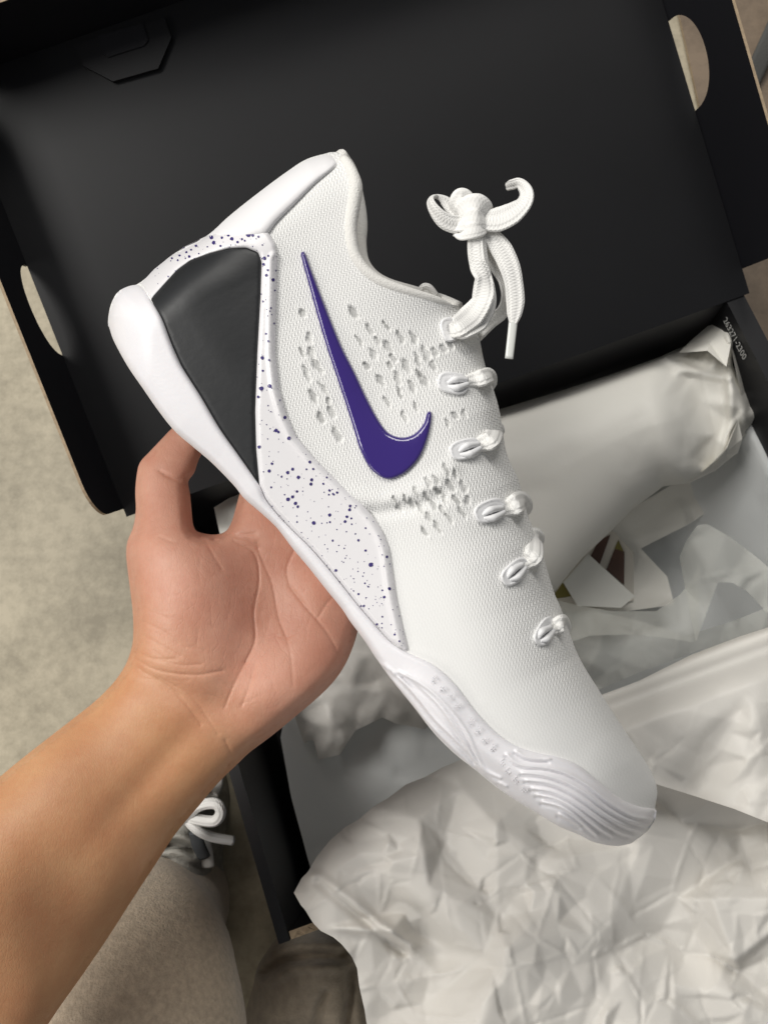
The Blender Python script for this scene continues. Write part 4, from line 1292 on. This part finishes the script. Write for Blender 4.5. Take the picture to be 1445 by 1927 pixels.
HAND = [(256, 960), (255, 925), (258, 892), (264, 870), (282, 850), (300, 831), (318, 812), (345, 786), (372, 768), (396, 768), (408, 785), (402, 812), (388, 840), (374, 866), (366, 890), (355, 906), (358, 930), (361, 960), (363, 985), (370, 999), (392, 1005), (412, 1005), (427, 998), (437, 980), (444, 955), (450, 933),
        (462, 890), (490, 800), (515, 720), (538, 668), (565, 645), (590, 652), (600, 678), (595, 720), (577, 800), (560, 880), (553, 925), (557, 938),
        (575, 900), (622, 800), (665, 715), (690, 682), (716, 672), (737, 688), (738, 715), (715, 770), (672, 860), (636, 940), (628, 965), (634, 975),
        (662, 940), (720, 870), (775, 810), (805, 790), (830, 796), (838, 820), (820, 850), (770, 915), (714, 988), (690, 1030), (694, 1042),
        (716, 1020), (760, 975), (800, 945), (825, 941), (842, 958), (838, 985), (800, 1025), (745, 1080), (706, 1122), (688, 1150),
        (677, 1175), (671, 1196), (664, 1218), (650, 1250), (630, 1280), (600, 1311), (560, 1345), (515, 1382), (470, 1416), (445, 1440), (420, 1464), (398, 1488), (375, 1516), (330, 1570), (296, 1622), (250, 1692), (200, 1770), (152, 1840), (108, 1902), (60, 1975), (0, 2065),
        (-260, 1960), (-260, 1700), (-100, 1545), (-40, 1495), (0, 1462), (50, 1421), (100, 1382), (140, 1351), (180, 1319), (213, 1286), (234, 1256), (245, 1230), (251, 1200), (250, 1150), (243, 1092), (238, 1047), (240, 1020), (251, 992)]
ZCTRL = np.array([(390, 780, .395), (330, 850, .386), (295, 930, .376), (290, 1020, .366), (330, 1130, .358), (450, 1130, .366), (520, 1040, .374), (560, 1200, .366), (560, 1300, .360), (640, 1160, .374), (500, 950, .388), (530, 800, .394), (570, 680, .396), (600, 950, .390), (710, 700, .398), (660, 1010, .390), (810, 820, .398), (700, 1080, .390), (820, 970, .398),
                  (450, 1400, .352), (330, 1370, .350), (250, 1290, .350), (220, 1450, .338), (330, 1540, .340), (100, 1500, .322), (150, 1650, .322), (200, 1750, .326), (0, 1600, .308), (0, 1800, .306), (50, 1950, .308), (-200, 1800, .288), (-100, 1700, .296)])


def hand_z(p):
    d2 = ((p[:, None, :] - ZCTRL[None, :, :2]) ** 2).sum(2)
    w = np.exp(-d2 / (2 * 85. ** 2)) + 1e-5 / (d2 + 100)
    return (w * ZCTRL[:, 2]).sum(1) / w.sum(1)


def inflate(ol, res=6.0, iters=2600):
    """height of a soap-film pillow over the outline: a strip of half width a becomes a half circle of radius a"""
    lo = ol.min(0) - 2 * res; hi = ol.max(0) + 2 * res
    nx, ny = int((hi[0] - lo[0]) / res) + 1, int((hi[1] - lo[1]) / res) + 1
    X, Y = np.meshgrid(lo[0] + np.arange(nx) * res, lo[1] + np.arange(ny) * res)
    mk = inside(np.stack([X.ravel(), Y.ravel()], -1), ol).reshape(ny, nx)
    u = np.zeros((ny, nx)); src = res * res / 4.
    ch = (np.add.outer(np.arange(ny), np.arange(nx)) % 2).astype(bool)
    om = 1.93
    mk[0, :] = mk[-1, :] = False; mk[:, 0] = mk[:, -1] = False
    for it in range(220):
        for par in (ch, ~ch):
            av = np.zeros_like(u)
            av[1:-1, 1:-1] = (u[:-2, 1:-1] + u[2:, 1:-1] + u[1:-1, :-2] + u[1:-1, 2:]) / 4 + src
            k = mk & par
            u[k] += om * (av[k] - u[k])
    def ev_(p):
        x = np.clip((p[:, 0] - lo[0]) / res, 0, nx - 1.001); y = np.clip((p[:, 1] - lo[1]) / res, 0, ny - 1.001)
        i, j = x.astype(int), y.astype(int); fx, fy = x - i, y - j
        return np.maximum(u[j, i] * (1 - fx) * (1 - fy) + u[j, i + 1] * fx * (1 - fy) + u[j + 1, i] * (1 - fx) * fy + u[j + 1, i + 1] * fx * fy, 0)
    return ev_


CR = [([(484, 1020), (490, 1045), (512, 1098), (524, 1160), (537, 1195)], .0014, 7), ([(547, 1105), (574, 1140), (611, 1184), (633, 1222), (641, 1254)], .0014, 5),
      ([(462, 1247), (480, 1205), (478, 1150), (488, 1090), (478, 1040), (440, 1018)], .0018, 9), ([(462, 1247), (440, 1290), (424, 1330)], .0008, 5),
      ([(255, 1240), (300, 1262), (368, 1270), (420, 1262)], .0009, 4), ([(262, 1258), (331, 1303), (379, 1363)], .0008, 4), ([(250, 1222), (290, 1240), (330, 1240)], .0007, 3.5), ([(424, 1393), (443, 1436)], .0010, 4), ([(300, 1275), (360, 1310), (410, 1380)], .0006, 4),
      ([(301, 887), (328, 900), (353, 905)], .0016, 4), ([(310, 895), (335, 905), (355, 908)], .0008, 4), ([(387, 1016), (402, 1045), (418, 1070)], .0010, 5), ([(430, 1008), (465, 1015), (486, 1030)], .0014, 5), ([(420, 1000), (445, 1006), (480, 1004)], .0010, 4),
      ([(300, 1010), (330, 1020), (365, 1010)], .0008, 5), ([(270, 1170), (310, 1190), (350, 1220)], .0005, 3), ([(268, 1195), (300, 1212), (340, 1235)], .0005, 3), ([(280, 1150), (320, 1165), (355, 1195)], .0004, 3), ([(290, 1225), (330, 1250), (380, 1250)], .0005, 3), ([(455, 1330), (470, 1290), (480, 1250)], .0005, 4), ([(540, 1200), (548, 1240), (552, 1290)], .0005, 4), ([(545, 1100), (540, 1070), (556, 1030)], .0010, 5), ([(600, 1160), (620, 1130), (650, 1110)], .0008, 4)]

rc = np.random.RandomState(9)
for k_ in range(46):                                          # fine criss-cross lines of the palm and the inner wrist
    x0, y0, a0, l0 = [(rc.uniform(265, 400), rc.uniform(1130, 1290), rc.normal(.45, .25), rc.uniform(30, 80)), (rc.uniform(300, 440), rc.uniform(1030, 1200), rc.normal(.9, .5), rc.uniform(25, 60)), (rc.uniform(470, 620), rc.uniform(1120, 1320), rc.normal(2.0, .45), rc.uniform(30, 80)), (rc.uniform(290, 430), rc.uniform(1270, 1400), rc.normal(.75, .2), rc.uniform(30, 80))][k_ % 4]
    CR.append(([(x0, y0), (x0 + math.cos(a0) * l0 * .5 + rc.normal(0, 3), y0 + math.sin(a0) * l0 * .5 + rc.normal(0, 3)), (x0 + math.cos(a0) * l0, y0 + math.sin(a0) * l0)], rc.uniform(.0002, .00042), 3.0))


def crease_pts():
    out = []
    for pts, dp_, w_ in CR:
        c_ = resample(crspline(pts, 5), 3.2)
        t = np.gradient(c_, axis=0); t /= np.linalg.norm(t, axis=1)[:, None] + 1e-9
        nr = np.stack([-t[:, 1], t[:, 0]], -1)
        for o_ in (-4.2, -2.1, 0, 2.1, 4.2): out.append(c_ + nr * o_)
    q = np.vstack(out)
    q = np.unique(np.round(q / 1.6), axis=0) * 1.6 + .21
    return q


def build_arm():
    ol = resample(crspline(HAND, 5, True), 6, True)
    v2, f, b, dd = fill(ol, 4.6, (1.0, 3.0, 6.0), extra=crease_pts())
    ev_ = inflate(ol)
    u = np.sqrt(2 * ev_(v2))
    # near the rim the film grid is coarse: rebuild the round edge from the true distance
    near = np.sqrt(np.maximum(dd * (2 * np.clip(u, 14, 60)), 0))
    u = np.where(dd < 9, np.minimum(near, np.maximum(u, near * .8)), u)
    u[b] = 0
    t = (v2[:, 1] - v2[:, 0])                                  # grows towards the elbow
    cap = np.interp(t, [300, 700, 900, 1100, 1400], [80, 84, 100, 130, 175])
    # fingers keep their own roundness
    h = cap * np.tanh(u / cap)
    hz0 = h * (D0 / F) * np.interp(t, [800, 1400], [1, .92])
    lift = np.zeros(len(v2))
    g = lambda x, y, sx, sy, ang: np.exp(-.5 * rot_ell(v2, x, y, sx, sy, ang) ** 2)
    lift += .0075 * g(345, 1110, 75, 115, -.2)                 # ball of the thumb
    lift += .0055 * g(560, 1270, 70, 110, .75)                 # heel of the hand
    lift -= .0060 * g(500, 1130, 45, 90, -.25)                 # hollow of the palm
    lift -= .0035 * g(455, 1255, 28, 60, .3)
    lift += .0030 * g(500, 1000, 50, 30, .6)
    lift += .0030 * g(610, 1110, 40, 35, .6)
    lift -= .0022 * g(330, 1300, 130, 18, .35)                 # wrist
    lift += .0022 * g(300, 1030, 40, 25, 0)
    lift -= .0015 * g(300, 1440, 20, 120, .72)
    def crease(pts, depth, w):
        return -depth * np.exp(-(dist_poly(v2, crspline(pts, 5)) / w) ** 2)
    for c_ in CR: k_ = .55 if c_[1] < .00043 else 1.0; lift += crease(c_[0], c_[1] * .36 * k_, min(c_[2], 3.4) * .75) + crease(c_[0], c_[1] * .2 * k_, c_[2] * 1.6)
    edge = sm(dd, 2, 26)
    z0 = hand_z(v2)
    front = P(v2[:, 0], v2[:, 1], z0 - hz0 - lift * edge)
    hb = hz0 * np.interp(t, [500, 900], [.75, .9])
    k = z0[:, None]
    back = cw(np.stack([(v2[:, 0] - CX) / F * z0, (v2[:, 1] - CY) / F * z0, z0 + hb], -1))
    n = len(v2)
    isb = np.zeros(n, bool); isb[b] = True
    # the two halves share their rim
    remap = np.where(isb, np.arange(n), np.arange(n) + n)
    V = np.vstack([front, back])
    Fc = [tuple(q) for q in orient(front, f, CAMP)] + [tuple(remap[i] for i in q) for q in orient(back, f, cw(np.array([0, 0, 5.])))]
    used = np.zeros(2 * n, bool)
    for q in Fc:
        for i in q: used[i] = True
    new = np.cumsum(used) - 1
    palm = sm(1180 - (v2[:, 1] - v2[:, 0]), 80, 420)
    palm2 = np.concatenate([palm, palm * .3])
    V = V[used]; Fc = [tuple(new[i] for i in q) for q in Fc]
    return build('arm', V, Fc, MAT['skin'], person, attrs={'palm': palm2[used]})


arm = build_arm()
tag(arm, 'bare forearm and open hand, thumb and fingers reaching behind the sneaker')


# trouser leg with the bent knee
def limb(name, ctrl, mat, parent, seg=40, n=10, wr=.002, seed=1):
    """ctrl: (px, py, z, radius m)"""
    c_ = np.asarray(ctrl, float)
    pw = P(c_[:, 0], c_[:, 1], c_[:, 2])
    q = crspline(np.hstack([pw, c_[:, 3:4]]), n)
    rs_ = np.random.RandomState(seed)
    v, f, u = tube_mesh(q[:, :3], q[:, 3], seg, 1.0, ref=np.array([.31, .2, .93]))
    th = u[:, 1] * 2 * np.pi; s_ = u[:, 0]
    cen = np.repeat(q[:, :3], seg, 0); dv = v - cen
    wob = 1 + wr * (np.sin(th * 3 + s_ * 60) + .6 * np.sin(th * 5 - s_ * 95 + 1) + .5 * np.sin(s_ * 150 + 2 * np.sin(th * 2)))
    v = cen + dv * wob[:, None]
    return build(name, v, f, mat, parent, uv=u)


limb('trouser_leg', [(110, 2390, .36, .080), (185, 2120, .395, .078), (225, 1940, .415, .066), (238, 1842, .435, .058), (255, 1777, .468, .052), (272, 1732, .50, .050), (285, 1702, .53, .050)], MAT['pants'], person, wr=.012)
# the other leg, folded cloth at the bottom edge
fo = [(470, 1990), (478, 1850), (496, 1800), (530, 1768), (585, 1750), (640, 1762), (672, 1800), (700, 1880), (720, 2000)]
def leg2_z(v2, dd):
    w = rnd(dd, 110, 2) * .045
    d1 = dist_poly(v2, crspline([(500, 1830), (540, 1806), (600, 1800), (640, 1800)], 5)); d2 = dist_poly(v2, crspline([(650, 1790), (660, 1850), (655, 1930)], 5)); d3 = dist_poly(v2, crspline([(612, 1870), (600, 1900), (590, 1960)], 5))
    w += -.010 * np.exp(-(d1 / 9) ** 2) - .008 * np.exp(-(d2 / 9) ** 2) - .006 * np.exp(-(d3 / 7) ** 2) + .004 * np.exp(-((d1 - 22) / 9) ** 2)
    return on_height(v2[:, 0], v2[:, 1], .035 + w)
ol = resample(crspline(fo, 6, True), 8, True)
v2, f, b, dd = fill(ol, 7, (2, 5))
z = leg2_z(v2, dd)
v = P(v2[:, 0], v2[:, 1], z)
n = len(v2)
lowv = v.copy(); lowv[:, 2] = np.minimum(.004, v[:, 2])
Fc = [tuple(q) for q in orient(v, f, CAMP)]
for i in range(len(b)):
    j = (i + 1) % len(b); Fc.append((b[i], b[j], b[j] + n, b[i] + n))
build('trouser_leg', np.vstack([v, lowv]), Fc, MAT['pants2'], person)

# worn grey shoe behind the knee
ws = [(215, 1640), (230, 1560), (280, 1500), (340, 1440), (372, 1420), (398, 1440), (412, 1500), (408, 1560), (400, 1620), (396, 1690), (330, 1720), (250, 1700)]
ol = resample(crspline(ws, 6, True), 7, True)
v2, f, b, dd = fill(ol, 6, (2, 5))
w = .028 + .05 * rnd(dd, 75, 2)
d1 = dist_poly(v2, crspline([(300, 1592), (335, 1590), (365, 1600)], 5)); d2 = dist_poly(v2, [(270, 1620), (330, 1610), (380, 1630)])
w += -.012 * np.exp(-(d1 / 7) ** 2) + .006 * np.exp(-((d1 - 16) / 8) ** 2) - .004 * np.exp(-(d2 / 6) ** 2)
v = P(v2[:, 0], v2[:, 1], on_height(v2[:, 0], v2[:, 1], w))
n = len(v2); lowv = v.copy(); lowv[:, 2] = .003
Fc = [tuple(q) for q in orient(v, f, CAMP)]
for i in range(len(b)):
    j = (i + 1) % len(b); Fc.append((b[i], b[j], b[j] + n, b[i] + n))
wshoe = build('worn_shoe', np.vstack([v, lowv]), Fc, MAT['mesh_grey'], person)
def on_ws(x, y, up):
    k = np.argmin(((v2 - [x, y]) ** 2).sum(1)); return float(on_height(np.array([x]), np.array([y]), w[k] + up)[0])
def oh(x, y, h): return float(on_height(np.array([float(x)]), np.array([float(y)]), h)[0])
for pts, rad, m_ in (([(345, 1545, .088), (372, 1518, .095), (405, 1512, .098), (416, 1528, .096), (404, 1545, .092), (370, 1542, .09), (350, 1535, .088)], .0032, 'lace'),
                     ([(348, 1538, .088), (372, 1562, .088), (400, 1575, .08), (438, 1582, .07)], .0028, 'lace'),
                     ([(330, 1530, .085), (360, 1500, .085), (392, 1480, .078)], .0030, 'lace')):
    path = px_path([(x, y, oh(x, y, h)) for x, y, h in pts], 8)
    vv, ff, uu = tube_mesh(path, rad, 10); build('lace', vv, ff, MAT[m_], wshoe, uv=uu)
for pts, rad, m_ in (([(368, 1565, .083), (374, 1590, .078), (384, 1612, .07)], .004, 'mesh_dark'), ([(382, 1570, .07), (388, 1600, .066), (392, 1630, .06)], .004, 'mesh_white'), ([(392, 1498, .075), (404, 1470, .06), (398, 1440, .05)], .006, 'mesh_white')):
    path = px_path([(x, y, oh(x, y, h)) for x, y, h in pts], 8)
    vv, ff, uu = tube_mesh(path, rad, 10, .5); build('overlay', vv, ff, MAT[m_], wshoe, uv=uu)
